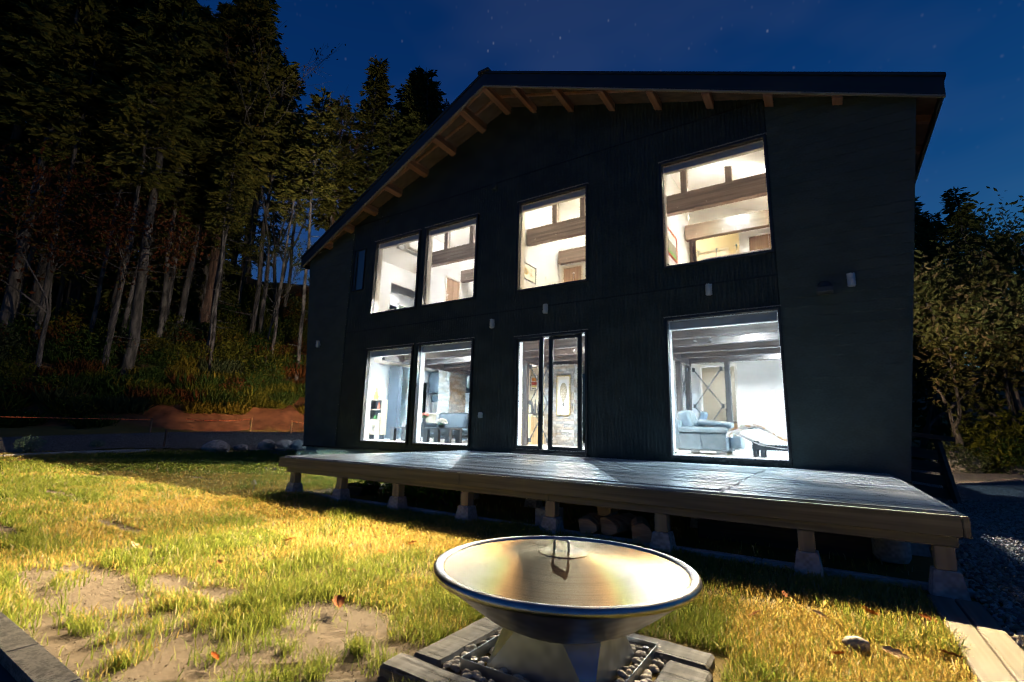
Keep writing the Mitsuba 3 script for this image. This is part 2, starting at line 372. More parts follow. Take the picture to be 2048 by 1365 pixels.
gf = np.stack([idx[:-1, :-1], idx[1:, :-1], idx[1:, 1:], idx[:-1, 1:]], -1).reshape(-1, 4)
add('ground', (np.stack([X, Y, Z], -1).reshape(-1, 3), gf), 'mat_soil', smooth=True, kind='structure')


def sheet(poly, step, lift, m, name):
    x0, y0, x1, y1 = poly.bounds
    xs, ys = np.arange(x0, x1 + step, step), np.arange(y0, y1 + step, step)
    A, B = np.meshgrid(xs, ys, indexing='ij'); i = np.arange(A.size).reshape(A.shape)
    f = np.stack([i[:-1, :-1], i[1:, :-1], i[1:, 1:], i[:-1, 1:]], -1).reshape(-1, 4)
    import shapely
    c = np.stack([A, B], -1).reshape(-1, 2)[f].mean(1)
    f = f[shapely.contains_xy(poly, c[:, 0], c[:, 1])]
    add(name, (np.stack([A, B, H(A, B) + lift], -1).reshape(-1, 3), f), m, smooth=True, kind='structure')


sheet(Polygon([(5.15, -5.9), (7.5, -5.9), (9.6, 2), (11.5, 14.2), (5.15, 14.2)]), 0.25, 0.012, 'mat_gravel', 'gravel_drive')
sheet(Polygon([(-12.4, -7.0), (-15.2, -7.0), (-14.9, -1.3), (-15.0, 2.4), (-13.9, 5.2), (-8.2, 5.2), (-8.2, 0.5), (-11.0, 0.2), (-12.2, -2.5)]), 0.2, 0.03, 'mat_gravel_dark', 'gravel_path')

# ------------------------------------------------------------------ the house
house = thing('house', 'dark two storey gabled house with six lit picture windows and a glazed door', 'house')
CX, SL = -1.147, 0.352
def prow(x): return max(0.12, 0.98 - 0.12 * abs(x - CX))          # depth of the gable overhang
def zb(x): return 8.07 - SL * abs(x - CX)                         # underside of the verge board
def zs(x): return zb(x) + 0.10                                    # underside of the roof deck
def zt(x): return 8.40 - SL * abs(x - CX)                         # top of the roof
def half(z): return 6.36 + (z - 0.43) * 0.11                      # half width of the leaning side walls
XL, XR = -6.18, 3.93                                              # seams of the wing panels
Z0 = 0.42
WIN = dict(UL1=(-5.257, -3.646, 3.745, 5.735), UL2=(-3.478, -1.878, 3.745, 5.735), UM=(-0.810, 0.800, 3.740, 5.735), UR=(2.197, 3.914, 3.735, 5.738),
           LL1=(-5.260, -3.646, 0.560, 2.870), LL2=(-3.507, -1.865, 0.560, 2.870), LR=(2.204, 3.926, 0.560, 2.870))
DOOR = (-0.804, 0.784, 0.543, 2.798)
SLIT = (-6.10, -5.63, 4.49, 5.65)
holes = unary_union([sbox(a + 0.02, c + 0.02, b - 0.02, d - 0.02) for a, b, c, d in list(WIN.values()) + [DOOR, SLIT]])


def gable(x0, x1, z0, up=0.0):
    xs = sorted({x0, x1, *([CX] if x0 < CX < x1 else [])})
    return Polygon([(x0, z0), (x1, z0)] + [(x, zs(x) + up) for x in reversed(xs)])


def tri2d(poly):
    import shapely
    v, f, n = [], [], 0
    for g in getattr(poly, 'geoms', [poly]):
        if g.geom_type != 'Polygon' or g.area < 1e-7: continue
        a, b = trimesh.creation.triangulate_polygon(g, engine='earcut')
        v.append(a); f.append(b + n); n += len(a)
    return (np.vstack(v), np.vstack(f)) if v else (np.zeros((0, 2)), np.zeros((0, 3), int))


# corrugated cladding of the middle of the gable
face = gable(XL, XR, Z0).difference(holes)
pitch, vs, fs, n = 0.066, [], [], 0
x, k = XL, 0
prof = [(0.0, 0.0), (0.022, 0.0), (0.033, -0.013), (0.055, -0.013), (0.066, 0.0)]
while x < XR:
    for (a, ya), (b, yb) in zip(prof[:-1], prof[1:]):
        xa, xb = x + a, min(x + b, XR)
        if xa >= XR: break
        v, f = tri2d(face.intersection(sbox(xa, 0, xb, 12)))
        if len(f):
            y = ya + (v[:, 0] - xa) / (b - a) * (yb - ya)
            vs.append(np.stack([v[:, 0], y, v[:, 1]], 1)); fs.append(f + n); n += len(v)
    x += pitch
add('cladding', (np.vstack(vs), np.vstack(fs)), 'mat_siding', house)
for z in (3.36, 6.36):
    w = 5.0 if z < 4 else (zs(CX) - z) / SL - 0.1
    a, b = (XL, XR) if z < 4 else (CX - w, CX + w)
    add('flashing', box(a, b, -0.022, -0.002, z, z + 0.022), 'mat_black_metal', house)


def wing(s):
    """A leaning wing panel in horizontal lap courses, 25 mm proud of the cladding."""
    ms, z = [], Z0
    while True:
        z1 = z + 0.15
        xin = XR if s > 0 else XL
        o0, o1 = CX + s * half(z), CX + s * half(z1)
        if z > zs(xin): break
        P = Polygon([(xin, z), (o0, z), (o1, z1), (xin, z1)]).intersection(gable(-9, 8, 0))
        if P.is_empty or P.area < 1e-4: break
        v, f = tri2d(P)
        y = -0.034 + (v[:, 1] - z) / 0.15 * 0.010
        ms.append(trimesh.Trimesh(np.stack([v[:, 0], y, v[:, 1]], 1), f, process=False))
        oc = CX + s * min(half(z), (zs(CX) - z - 0.02) / SL)
        if (oc - xin) * s > 0.05: ms.append(box(min(xin, oc), max(xin, oc), -0.034, -0.024, z - 0.001, z + 0.0005))
        z = z1
    ms.append(box(min(xin, xin - s * 0.004), max(xin, xin - s * 0.004), -0.030, 0.0, Z0, zs(xin)))
    return cat_(ms)


for s, nm in ((-1, 'left'), (1, 'right')):
    add('wing_panel', wing(s), 'mat_wing', house, label='wing panel of horizontal lap boards flanking the ribbed front')
# leaning side walls, back wall, foundation. Unseen side openings are placed to light the bank, trees and drive.
BACK = 9.6
def side_wall(s, opens):
    """Outer skin of a side wall in the (y, z) plane, sheared to lean outward, with window holes."""
    top = zs(CX + half(5.6)) - 0.02
    P = sbox(-0.02, Z0, BACK, top).difference(unary_union([sbox(*o) for o in opens]))
    m = prism(P, 'x', 0, 0.12); v = np.array(m.vertices)
    v[:, 0] = CX + s * (half(v[:, 2]) - (v[:, 0] if s > 0 else v[:, 0]))
    m.vertices = v; m.fix_normals()
    return m


SIDE_L = [(2.6, 1.35, 4.4, 2.5), (1.6, 4.2, 3.4, 5.2)]  # unseen openings, placed so light reaches the bank and forest
SIDE_R = [(3.9, 1.3, 5.4, 2.5), (3.7, 4.2, 5.6, 5.2)]  # unseen openings for light on the drive and the right trees
add('side_wall', side_wall(-1, SIDE_L), 'mat_wing', house)
add('side_wall', side_wall(1, SIDE_R), 'mat_wing', house)
add('back_wall', box(CX - 6.3, CX + 6.3, BACK, BACK + 0.15, Z0, 7.6), 'mat_wing', house)
add('foundation', cat_(cbox(CX - 6.30, CX + 6.30, 0.03, 0.2, -0.3, Z0 - 0.002, 0.008), box(CX - 6.30, CX - 6.14, 0.2, BACK, -0.3, Z0 - 0.002), box(CX + 6.14, CX + 6.30, 0.2, BACK, -0.3, Z0 - 0.002)), 'mat_foundation', house)
add('base_flashing', box(CX - 6.37, CX + 6.37, -0.05, 0.03, Z0 - 0.035, Z0 - 0.004), 'mat_black_metal', house)

# roof: two slopes with a prow shaped verge
EAVE = 7.22
def roof_slab(s, zlo, zhi, grow=0.0, y1=10.2):
    xs = np.array([CX, CX + s * (EAVE + grow)])
    v, f = [], []
    for xx in xs:
        for y in (-prow(xx) - grow, y1):
            for fn in (zlo, zhi): v.append([xx, y, fn(xx)])
    m = trimesh.convex.convex_hull(np.array(v)); return m


rf = add('roof', cat_(roof_slab(-1, lambda x: zt(x) - 0.05, zt, 0.03), roof_slab(1, lambda x: zt(x) - 0.05, zt, 0.03), cbox(CX - 0.14, CX + 0.14, -1.03, 10.2, zt(CX) - 0.045, zt(CX) + 0.035, 0.015)), 'mat_fascia', house)
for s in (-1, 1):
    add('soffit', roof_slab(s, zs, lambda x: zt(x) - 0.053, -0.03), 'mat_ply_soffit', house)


def along_verge(s, off, t, z_of, h, x_in=0.0, x_out=EAVE):
    """A bar that follows the prow on one slope: off = distance behind the verge, t = thickness, h = height."""
    v = []
    for d in (x_in, x_out):
        xx = CX + s * d
        for y in (-prow(xx) + off, -prow(xx) + off + t):
            for z in (z_of(xx), z_of(xx) + h): v.append([xx, y, z])
    return trimesh.convex.convex_hull(np.array(v))


for s in (-1, 1):
    add('fascia', along_verge(s, -0.012, 0.045, lambda x: zb(x) + 0.006, 0.27), 'mat_fascia', house)
    add('drip_edge', along_verge(s, -0.006, 0.05, lambda x: zb(x) - 0.016, 0.020), 'mat_trim', house)
    xe = CX + s * EAVE
    add('eave_board', box(min(xe, xe - s * 0.04), max(xe, xe - s * 0.04), -0.11, 10.2, zb(xe) + 0.02, zt(xe) - 0.055), 'mat_fascia', house)
    add('batten', along_verge(s, 0.10, 0.055, lambda x: zs(x) - 0.045, 0.044, 0.0, 6.2), 'mat_rafter', house)
    v = []
    for d in (0.0, 3.6):
        xx = CX + s * d
        for y in (-0.47, -0.42):
            for z in (zs(xx) - 0.04, zs(xx) - 0.001): v.append([xx, y, z])
    add('batten', trimesh.convex.convex_hull(np.array(v)), 'mat_rafter', house)
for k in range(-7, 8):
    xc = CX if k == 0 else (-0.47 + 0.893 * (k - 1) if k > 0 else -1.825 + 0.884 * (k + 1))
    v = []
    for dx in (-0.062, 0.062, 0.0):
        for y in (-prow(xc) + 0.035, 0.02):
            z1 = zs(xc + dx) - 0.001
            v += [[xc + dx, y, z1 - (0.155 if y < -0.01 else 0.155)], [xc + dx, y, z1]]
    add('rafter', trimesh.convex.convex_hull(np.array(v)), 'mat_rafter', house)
for k in range(9):      # rafter tails under the right and left eaves
    y = 0.55 + k * 0.91
    for s in (-1, 1):
        p = [CX + s * (half(5.6) - 0.05), y, zs(CX + half(5.6) - 0.05) - 0.06]; q = [CX + s * (EAVE - 0.06), y, zs(CX + EAVE - 0.06) - 0.06]
        add('rafter', beam_between(p, q, 0.09, 0.10), 'mat_rafter', house)

# windows
def frame_mesh(a, b, c, d, y0, y1, w):
    return cat_(cbox(a, b, y0, y1, c, c + w, 0.003), cbox(a, b, y0, y1, d - w, d, 0.003), cbox(a, a + w, y0, y1, c + w, d - w, 0.003), cbox(b - w, b, y0, y1, c + w, d - w, 0.003))


def pane(a, b, c, d, y):
    v = np.array([[a, y, c], [b, y, c], [b, y, d], [a, y, d]], float)
    return trimesh.Trimesh(v, [[0, 1, 2], [0, 2, 3]], process=False)


def reveal(a, b, c, d, y0, y1, t=0.022):
    return frame_mesh(a, b, c, d, y0, y1, t)


for nm, (a, b, c, d) in WIN.items():
    up = nm[0] == 'U'
    w = key_for('window', house)
    scene[w] = mikit.ply(frame_mesh(a, b, c, d, -0.050, 0.045, 0.042), 'mat_black_metal')
    add('pane', pane(a + 0.04, b - 0.04, c + 0.04, d - 0.04, 0.0), 'mat_glass', w)
    add('drip_cap', box(a - 0.015, b + 0.015, -0.062, 0.0, d + 0.002, d + 0.012), 'mat_trim', w)
    add('lining', reveal(a + 0.03, b - 0.03, c + 0.03, d - 0.03, 0.047, 0.19), 'mat_cream' if up else 'mat_white_cool', w)
    add('blind_box', cbox(a + 0.06, b - 0.06, 0.06, 0.15, d - (0.165 if up else 0.20), d - 0.055, 0.006), 'mat_blind', w)
    tg = cbox(a + 0.075, a + 0.105, 0.004, 0.012, c + 0.075, c + 0.10, 0.002)
    if nm in ('UL2', 'UM', 'UR', 'LL2', 'LR'): add('lock_tag', tg, 'mat_table_black', w)
w = key_for('window', house)
a, b, c, d = SLIT
scene[w] = mikit.ply(frame_mesh(a, b, c, d, -0.040, 0.03, 0.022), 'mat_black_metal')
tag(w, 'unlit narrow window reflecting the blue sky')
add('pane', pane(a + 0.02, b - 0.02, c + 0.02, d - 0.02, 0.0), {'type': 'principled', 'base_color': rgb(0.02, 0.05, 0.10), 'roughness': 0.08, 'specular': 1.0}, w)  # sky reflection put into the pane as dark blue
add('mullion', box(-5.99, -5.965, -0.03, 0.02, c + 0.024, d - 0.024), 'mat_fascia', w)
# glazed sliding door: outer frame, sash stiles and rails, three panes, step
a, b, c, d = DOOR
dk = key_for('door', house)
scene[dk] = mikit.ply(frame_mesh(a, b, c, d, -0.055, 0.07, 0.045), 'mat_black_metal')
tag(dk, 'glazed sliding door with dark stiles opening on the deck')
st = [cbox(-0.245, -0.160, -0.02, 0.02, c + 0.05, d - 0.05, 0.003), cbox(a + 0.046, a + 0.085, -0.02, 0.02, c + 0.05, d - 0.05, 0.003), cbox(a + 0.086, -0.246, -0.02, 0.02, c + 0.05, c + 0.11, 0.003), cbox(a + 0.086, -0.246, -0.02, 0.02, d - 0.11, d - 0.05, 0.003)]
add('sash', cat_(st), 'mat_black_metal', dk)
st = [cbox(-0.055, 0.030, 0.025, 0.06, c + 0.05, d - 0.05, 0.003), cbox(0.555, 0.640, 0.025, 0.06, c + 0.05, d - 0.05, 0.003), cbox(0.031, 0.554, 0.025, 0.06, c + 0.05, c + 0.11, 0.003), cbox(0.031, 0.554, 0.025, 0.06, d - 0.11, d - 0.05, 0.003), cbox(0.641, b - 0.046, 0.025, 0.06, c + 0.05, c + 0.08, 0.003)]
add('sash', cat_(st), 'mat_black_metal', dk)
for a_, b_ in ((a + 0.08, -0.24), (-0.16, -0.055), (0.03, 0.555), (0.64, b - 0.045)):
    add('pane', pane(a_, b_, c + 0.06, d - 0.06, 0.0 if a_ < -0.2 else 0.04), 'mat_glass', dk)
add('handle', cbox(-0.215, -0.19, -0.05, -0.02, 1.45, 1.68, 0.004), 'mat_trim', dk)
add('sill', cbox(a - 0.03, b + 0.03, -0.13, 0.0, c - 0.03, c - 0.002, 0.004), 'mat_black_metal', dk)
add('drip_cap', box(a - 0.015, b + 0.015, -0.066, 0.0, d + 0.002, d + 0.012), 'mat_trim', dk)
add('lining', reveal(a + 0.03, b - 0.03, c + 0.02, d - 0.03, 0.072, 0.19), 'mat_white_cool', dk)
# small things fixed to the front
for x, z in ((-1.45, 6.28), (-4.89, 6.27)):
    g, _ = revolve([(0.0, -0.03), (0.05, -0.028), (0.075, -0.015), (0.08, 0.0), (0.08, 0.03)], 20)
    g.apply_transform(trimesh.transformations.rotation_matrix(-np.pi / 2, [1, 0, 0])); v = np.array(g.vertices); v[:, 1] = -np.abs(v[:, 1]) * 0 + v[:, 1]
    g.vertices = v + [x, -0.045, z]
    add('vent_cap', g, 'mat_siding', house, smooth=40)
add('socket_box', cbox(-1.65, -1.555, -0.075, -0.01, 1.17, 1.29, 0.012), 'mat_lamp_case', house)
for x, z, y0, lb in ((-1.35, 3.12, -0.005, 'small grey cylinder wall lamp between the left windows and the door'), (-0.08, 3.29, -0.005, 'small grey cylinder wall lamp just above the glazed door'),
                     (2.94, 3.25, -0.005, 'small grey cylinder wall lamp above the lower right window'), (-7.19, 3.13, -0.03, 'small grey cylinder wall lamp on the left wing panel'), (4.82, 3.12, -0.03, 'small grey cylinder wall lamp on the right wing panel')):
    t = thing('wall_lamp', lb, 'wall lamp', 'unlit wall lamps on the house front')
    g, _ = revolve([(0.0, z - 0.09), (0.046, z - 0.09), (0.05, z - 0.085), (0.05, z + 0.09), (0.0, z + 0.092)], 18, (x, y0 - 0.085, 0))
    add('case', g, 'mat_lamp_case', t, smooth=30)
    add('bracket', cbox(x - 0.018, x + 0.018, y0 - 0.05, y0 - 0.002, z - 0.03, z + 0.03, 0.003), 'mat_lamp_case', t)
t = thing('sensor_lamp', 'dark hooded sensor lamp on the right wing panel', 'wall lamp')
g, _ = revolve([(0.0, 0.10), (0.05, 0.085), (0.08, 0.05), (0.09, 0.0), (0.085, 0.0)], 20, (4.5, -0.13, 3.05))
add('hood', g, 'mat_table_black', t, smooth=40)
add('base', cbox(4.40, 4.60, -0.22, -0.035, 2.97, 3.048, 0.008), 'mat_table_black', t)
# ------------------------------------------------------------------ interior shell
F1, F2 = 0.60, 3.20
def hpart(name, mesh, m, **k): return add(name, mesh, m, house, **k)


inner = gable(CX - 6.05, CX + 6.25, Z0).difference(holes)
v, f = tri2d(inner.intersection(sbox(-9, 0, 9, 2.9)))
hpart('inner_lining', trimesh.Trimesh(np.stack([v[:, 0], v[:, 0] * 0 + 0.185, v[:, 1]], 1), f, process=False), 'mat_white_cool')
v, f = tri2d(inner.intersection(sbox(-9, 2.9, 9, 9)))
hpart('inner_lining', trimesh.Trimesh(np.stack([v[:, 0], v[:, 0] * 0 + 0.185, v[:, 1]], 1), f, process=False), 'mat_white')
hpart('floor', box(-7.3, 5.0, 0.03, 6.8, 0.45, F1), 'mat_floor_wood')
hpart('floor', box(-7.4, 5.1, 0.03, 6.8, 2.93, F2), 'mat_floor_wood')
hpart('ceiling', box(-7.35, 5.05, 0.19, 6.8, 2.90, 2.925), 'mat_ceiling_wood')
for s in (-1, 1):      # sloping white ceiling upstairs
    xs_ = (CX, CX + s * 6.9); vv = [[xx, y, 7.55 - SL * abs(xx - CX) + dz] for xx in xs_ for y in (0.19, 5.3) for dz in (0, 0.04)]
    hpart('ceiling', trimesh.convex.convex_hull(np.array(vv)), 'mat_white')
# upstairs partitions
hpart('inner_wall', box(-4.70, -4.60, 1.15, 2.06, F2, 6.25), 'mat_white')
hpart('inner_wall', box(-4.70, -4.60, 0.19, 1.149, 5.50, 6.25), 'mat_white')
hpart('inner_wall', box(-4.70, -4.60, 2.06, 2.72, 5.32, 6.25), 'mat_white')
hpart('inner_wall', box(-4.70, -4.60, 2.72, 4.6, F2, 6.25), 'mat_white')
hpart('inner_wall', box(-1.45, -1.35, 0.19, 2.90, F2, 7.40), 'mat_white')
hpart('inner_wall', box(-1.45, -1.25, 2.95, 3.05, F2, 7.5), 'mat_white')
hpart('inner_wall', box(-0.66, 1.85, 2.95, 3.05, F2, 7.3), 'mat_white')
hpart('inner_wall', box(-1.25, -0.66, 2.95, 3.05, 5.28, 7.5), 'mat_white')
hpart('inner_wall', box(1.85, 1.95, 0.19, 3.25, F2, 6.5), 'mat_white')
hpart('inner_wall', box(-7.4, -1.35, 4.6, 4.7, F2, 7.45), 'mat_white')
hpart('inner_wall', box(-6.35, -6.25, 0.19, 1.5, F2, 6.0), 'mat_white')
hpart('inner_wall', box(-6.35, -6.25, 3.5, 4.6, F2, 6.0), 'mat_white')
hpart('inner_wall', box(-6.35, -6.25, 1.5, 3.5, F2, 4.2), 'mat_white')
hpart('inner_wall', box(-6.35, -6.25, 1.5, 3.5, 5.2, 6.0), 'mat_white')
hpart('inner_wall', box(3.02, 5.3, 3.30, 3.40, F2, 6.2), 'mat_white')
hpart('inner_wall', box(1.95, 3.02, 3.30, 3.40, 5.72, 6.5), 'mat_white')
hpart('inner_wall', box(1.4, 3.5, 4.4, 4.5, F2, 6.5), 'mat_warm_wall')
hpart('inner_wall', box(3.02, 3.12, 3.40, 4.4, F2, 6.3), 'mat_warm_wall')
hpart('inner_wall', box(1.35, 1.45, 3.25, 4.5, F2, 6.5), 'mat_warm_wall')
hpart('inner_wall', box(5.15, 5.25, 0.19, 3.4, F2, 5.6), 'mat_white')
hpart('door_casing', cat_(box(1.955, 1.995, 3.23, 3.42, F2, 5.6), box(2.0, 2.06, 3.40, 3.46, F2, 5.6)), 'mat_post')
# upstairs doors
def inner_door(x0, x1, y, z0, z1, m, axis='x'):
    k = key_for('room_door', house)
    n = 4; w_ = (x1 - x0) / n
    bs = [cbox(x0 + i * w_ + 0.002, x0 + (i + 1) * w_ - 0.002, y, y + 0.04, z0, z1, 0.002) for i in range(n)]
    g = cat_(bs)
    fr = cat_(box(x0 - 0.05, x0 - 0.004, y - 0.02, y + 0.06, z0, z1 + 0.05), box(x1 + 0.004, x1 + 0.05, y - 0.02, y + 0.06, z0, z1 + 0.05), box(x0 - 0.004, x1 + 0.004, y - 0.02, y + 0.06, z1 + 0.004, z1 + 0.05))
    h_ = cat_(cbox(x1 - 0.12, x1 - 0.10, y - 0.05, y - 0.03, z0 + 0.9, z0 + 1.15, 0.003), cbox(x1 - 0.12, x1 - 0.10, y - 0.03, y, z0 + 1.0, z0 + 1.03, 0.003))
    if axis == 'y':
        for q in (g, fr, h_):
            vv = np.array(q.vertices); q.vertices = np.stack([-vv[:, 1], vv[:, 0], vv[:, 2]], 1)
    scene[k] = mikit.ply(g, m)
    add('frame', fr, 'mat_cream', k); add('handle', h_, 'mat_black_metal', k)


inner_door(-1.24, -0.72, 2.965, F2, 5.24, 'mat_door_wood')
inner_door(2.10, 2.68, 4.605, F2, 5.28, 'mat_door_wood', 'y')
inner_door(1.90, 2.60, 4.33, F2, 5.52, 'mat_cream')
# beams and king struts upstairs
for (x0, x1, y, z0, z1) in [(-4.60, -1.45, 1.2, 5.32, 5.71), (-1.35, 1.85, 1.2, 5.32, 5.71), (1.95, 5.15, 1.2, 5.32, 5.71), (-4.60, -3.0, 2.72, 5.31, 5.66), (-1.28, 1.85, 2.72, 5.31, 5.66), (1.98, 5.15, 2.72, 5.31, 5.66)]:
    b_ = hpart('beam', cbox(x0, x1, y, y + 0.14, z0, z1, 0.006), 'mat_beam')
    add('bolt', cat_(*[cbox(x - 0.012, x + 0.012, y - 0.008, y, z, z + 0.024, 0.003) for x in (x0 + 0.25, x0 + 0.8) for z in (z0 + 0.08,)]), 'mat_trim', b_)
for x in (2.33, 3.16, -0.60, 0.11, 0.95, -3.92, -3.05, -2.2, 4.2):
    hpart('strut', cbox(x - 0.06, x + 0.06, 1.21, 1.33, 5.712, 7.54 - SL * abs(x - CX) + 0.02, 0.005), 'mat_post')

# downstairs walls
hpart('inner_wall', box(-7.30, -7.2, 0.19, 2.6, F1, 2.9), 'mat_white_cool')
hpart('inner_wall', box(-7.30, -7.2, 4.4, 5.2, F1, 2.9), 'mat_white_cool')
hpart('inner_wall', box(-7.30, -7.2, 2.6, 4.4, F1, 1.35), 'mat_white_cool')
hpart('inner_wall', box(-7.30, -7.2, 2.6, 4.4, 2.5, 2.9), 'mat_white_cool')
hpart('inner_wall', box(-7.2, -3.6, 4.65, 4.75, F1, 2.9), 'mat_white_cool')
hpart('inner_wall', box(-3.6, -1.25, 3.75, 3.85, F1, 2.9), 'mat_warm_wall')
hpart('inner_wall', box(-1.25, 1.72, 5.0, 5.1, F1, 2.9), 'mat_white_cool')
hpart('inner_wall', box(2.52, 5.1, 5.0, 5.1, F1, 2.9), 'mat_white_cool')
hpart('inner_wall', box(1.72, 2.52, 5.0, 5.1, 2.68, 2.9), 'mat_white_cool')
hpart('inner_wall', box(0.8, 3.4, 6.6, 6.7, F1, 2.9), 'mat_grey_wall')
hpart('inner_wall', box(0.8, 0.9, 5.1, 6.6, F1, 2.9), 'mat_grey_wall')
hpart('inner_wall', box(3.3, 3.4, 5.1, 6.6, F1, 2.9), 'mat_grey_wall')
hpart('inner_wall', box(5.0, 5.08, 0.19, 3.9, F1, 2.9), 'mat_white_cool')
hpart('inner_wall', box(5.0, 5.08, 3.9, 5.1, 2.5, 2.9), 'mat_white_cool')
hpart('inner_wall', box(5.0, 5.08, 3.9, 5.1, F1, 1.3), 'mat_white_cool')
hpart('door_casing', cat_(cbox(1.66, 1.72, 4.96, 5.0, F1, 2.74), cbox(2.52, 2.58, 4.96, 5.0, F1, 2.74), cbox(1.72, 2.52, 4.96, 5.0, 2.68, 2.74)), 'mat_white')
hpart('door_casing', cat_(cbox(0.95, 1.0, 4.96, 5.0, F1, 2.62), cbox(0.0, 0.05, 4.96, 5.0, F1, 2.62), cbox(0.05, 0.95, 4.96, 5.0, 2.57, 2.62)), 'mat_grey_wall')
# exposed floor beams, girders and posts downstairs
for y in (0.85, 1.65, 2.45, 3.25):
    hpart('beam', cbox(-4.9, 5.0, y, y + 0.115, 2.67, 2.905, 0.006), 'mat_beam')
for x, y1 in ((1.54, 4.2), (-1.83, 3.75), (-4.95, 4.6)):
    hpart('beam', cbox(x, x + 0.12, 0.2, y1, 2.60, 2.90, 0.006), 'mat_beam')
for x, y in ((1.60, 3.22), (1.60, 4.08), (2.50, 4.08), (-1.77, 2.0)):
    hpart('post', cbox(x - 0.058, x + 0.058, y - 0.058, y + 0.058, F1, 2.62 if x < 2 else 2.9, 0.005), 'mat_post')
hpart('beam', cbox(1.66, 5.0, 4.02, 4.14, 2.66, 2.9, 0.006), 'mat_beam')
def brace(p, q):
    """Two steel rods crossing between a pair of posts, with end plates, in two stacked crosses."""
    p, q = np.array(p), np.array(q)
    k = key_for('brace', house); z0, z1, z2 = F1 + 0.12, 1.62, 2.50
    zc = (z1 + z2) / 2
    L = lambda t, z: p + (q - p) * t + np.array([0, 0, z])
    ms = [tube([L(0.12, z2), L(0.88, z1)], 0.011, 6), tube([L(0.88, z2), L(0.12, z1)], 0.011, 6), tube([L(0.12, z1), L(0.88, z0)], 0.011, 6), tube([L(0.88, z1), L(0.12, z0)], 0.011, 6)]
    scene[k] = mikit.ply(cat_(ms), 'mat_slate')
    for t in (0.12, 0.88):
        for z in (z0, z1, z2):
            c_ = L(t, z); add('plate', cbox(c_[0] - 0.03, c_[0] + 0.03, c_[1] - 0.03, c_[1] + 0.03, c_[2] - 0.05, c_[2] + 0.05, 0.008), 'mat_slate', k)


brace((1.64, 4.08, 0), (2.46, 4.08, 0))
brace((1.60, 3.26, 0), (1.60, 4.04, 0))
brace((-1.73, 2.02, 0), (-1.30, 2.42, 0))
# stone pillars built of stacked ledge stones
def stone_pillar(x0, x1, y0, y1, z0, z1, label):
    k = key_for('stone_pillar', house)
    scene[k] = mikit.ply(box(x0 + 0.03, x1 - 0.03, y0 + 0.03, y1 - 0.03, z0, z1), 'mat_stone0')
    tag(k, label)
    r = np.random.default_rng(int(abs(x0) * 100))
    z = z0
    while z < z1 - 0.02:
        h_ = min(r.choice([0.05, 0.065, 0.08]), z1 - z)
        for (side, a, b_) in (('f', x0, x1), ('r', y0, y1)):
            u = a
            while u < b_ - 0.02:
                w_ = min(r.uniform(0.11, 0.30), b_ - u)
                if b_ - u - w_ < 0.06: w_ = b_ - u
                pr_ = r.uniform(0.0, 0.028)
                if side == 'f': g = cbox(u + 0.002, u + w_ - 0.002, y0 - pr_, y0 + 0.06, z + 0.002, z + h_ - 0.002, 0.005)
                else: g = cbox(x1 - 0.06, x1 + pr_, u + 0.002, u + w_ - 0.002, z + 0.002, z + h_ - 0.002, 0.005)
                vv = np.array(g.vertices); g.vertices = vv + r.normal(0, 0.0025, vv.shape)
                add('stone', g, f'mat_stone{r.integers(0, 3)}', k)
                u += w_
        z += h_


stone_pillar(-5.50, -5.06, 3.0, 3.78, 0.95, 2.88, 'grey stacked stone pillar behind the black sofa')
stone_pillar(-1.80, -0.95, 3.0, 3.5, F1, 2.66, 'grey stacked stone pillar carrying a framed balloon print')
# kitchen
hpart('kitchen_unit', cat_(*[cbox(-7.1 + i * 0.52, -6.59 + i * 0.52, 4.28, 4.62, 2.14, 2.84, 0.006) for i in range(3)]), 'mat_slate')
hpart('kitchen_unit', cat_(*[cbox(-7.1 + i * 0.52, -6.59 + i * 0.52, 4.18, 4.62, F1 + 0.1, 1.42, 0.006) for i in range(3)]), 'mat_oak')
hpart('kitchen_shelf', cat_(cbox(-7.1, -5.54, 4.15, 4.63, 1.422, 1.46), cbox(-7.1, -5.54, 4.35, 4.63, 1.80, 1.83)), 'mat_white')
hpart('range_hood', cat_(cbox(-5.3, -4.4, 4.1, 4.6, 2.24, 2.88, 0.01)), 'mat_hood')
hpart('brick_wall', box(-5.5, -4.2, 4.55, 4.64, 1.4, 2.24), 'mat_brown_brick')
hpart('kitchen_unit', cbox(-5.5, -3.9, 3.95, 4.6, F1, 1.40, 0.008), 'mat_slate')
hpart('dark_partition', cbox(-7.1, -6.66, 2.46, 2.62, F1, 2.82, 0.005), 'mat_slate')
gk = hpart('frosted_door', cbox(-7.15, -6.45, 3.0, 3.03, F1, 2.86, 0.003), 'mat_frosted')
for i in range(6): add('bar', box(-7.14, -6.46, 2.985, 2.999, 0.9 + i * 0.31, 0.93 + i * 0.31), 'mat_white', gk)
t = hpart('bar_counter', cbox(-2.6, -1.9, 2.50, 3.1, F1, 1.30, 0.004), 'mat_counter_wood')
add('counter_top', cbox(-2.7, -1.80, 2.38, 3.15, 1.345, 1.39, 0.006), 'mat_post', t)
wood_n = 9
for i in range(wood_n): add('board', cbox(-2.6 + i * 0.0778 + 0.002, -2.6 + (i + 1) * 0.0778 - 0.002, 2.482, 2.499, F1, 1.30, 0.002), 'mat_counter_wood', t)
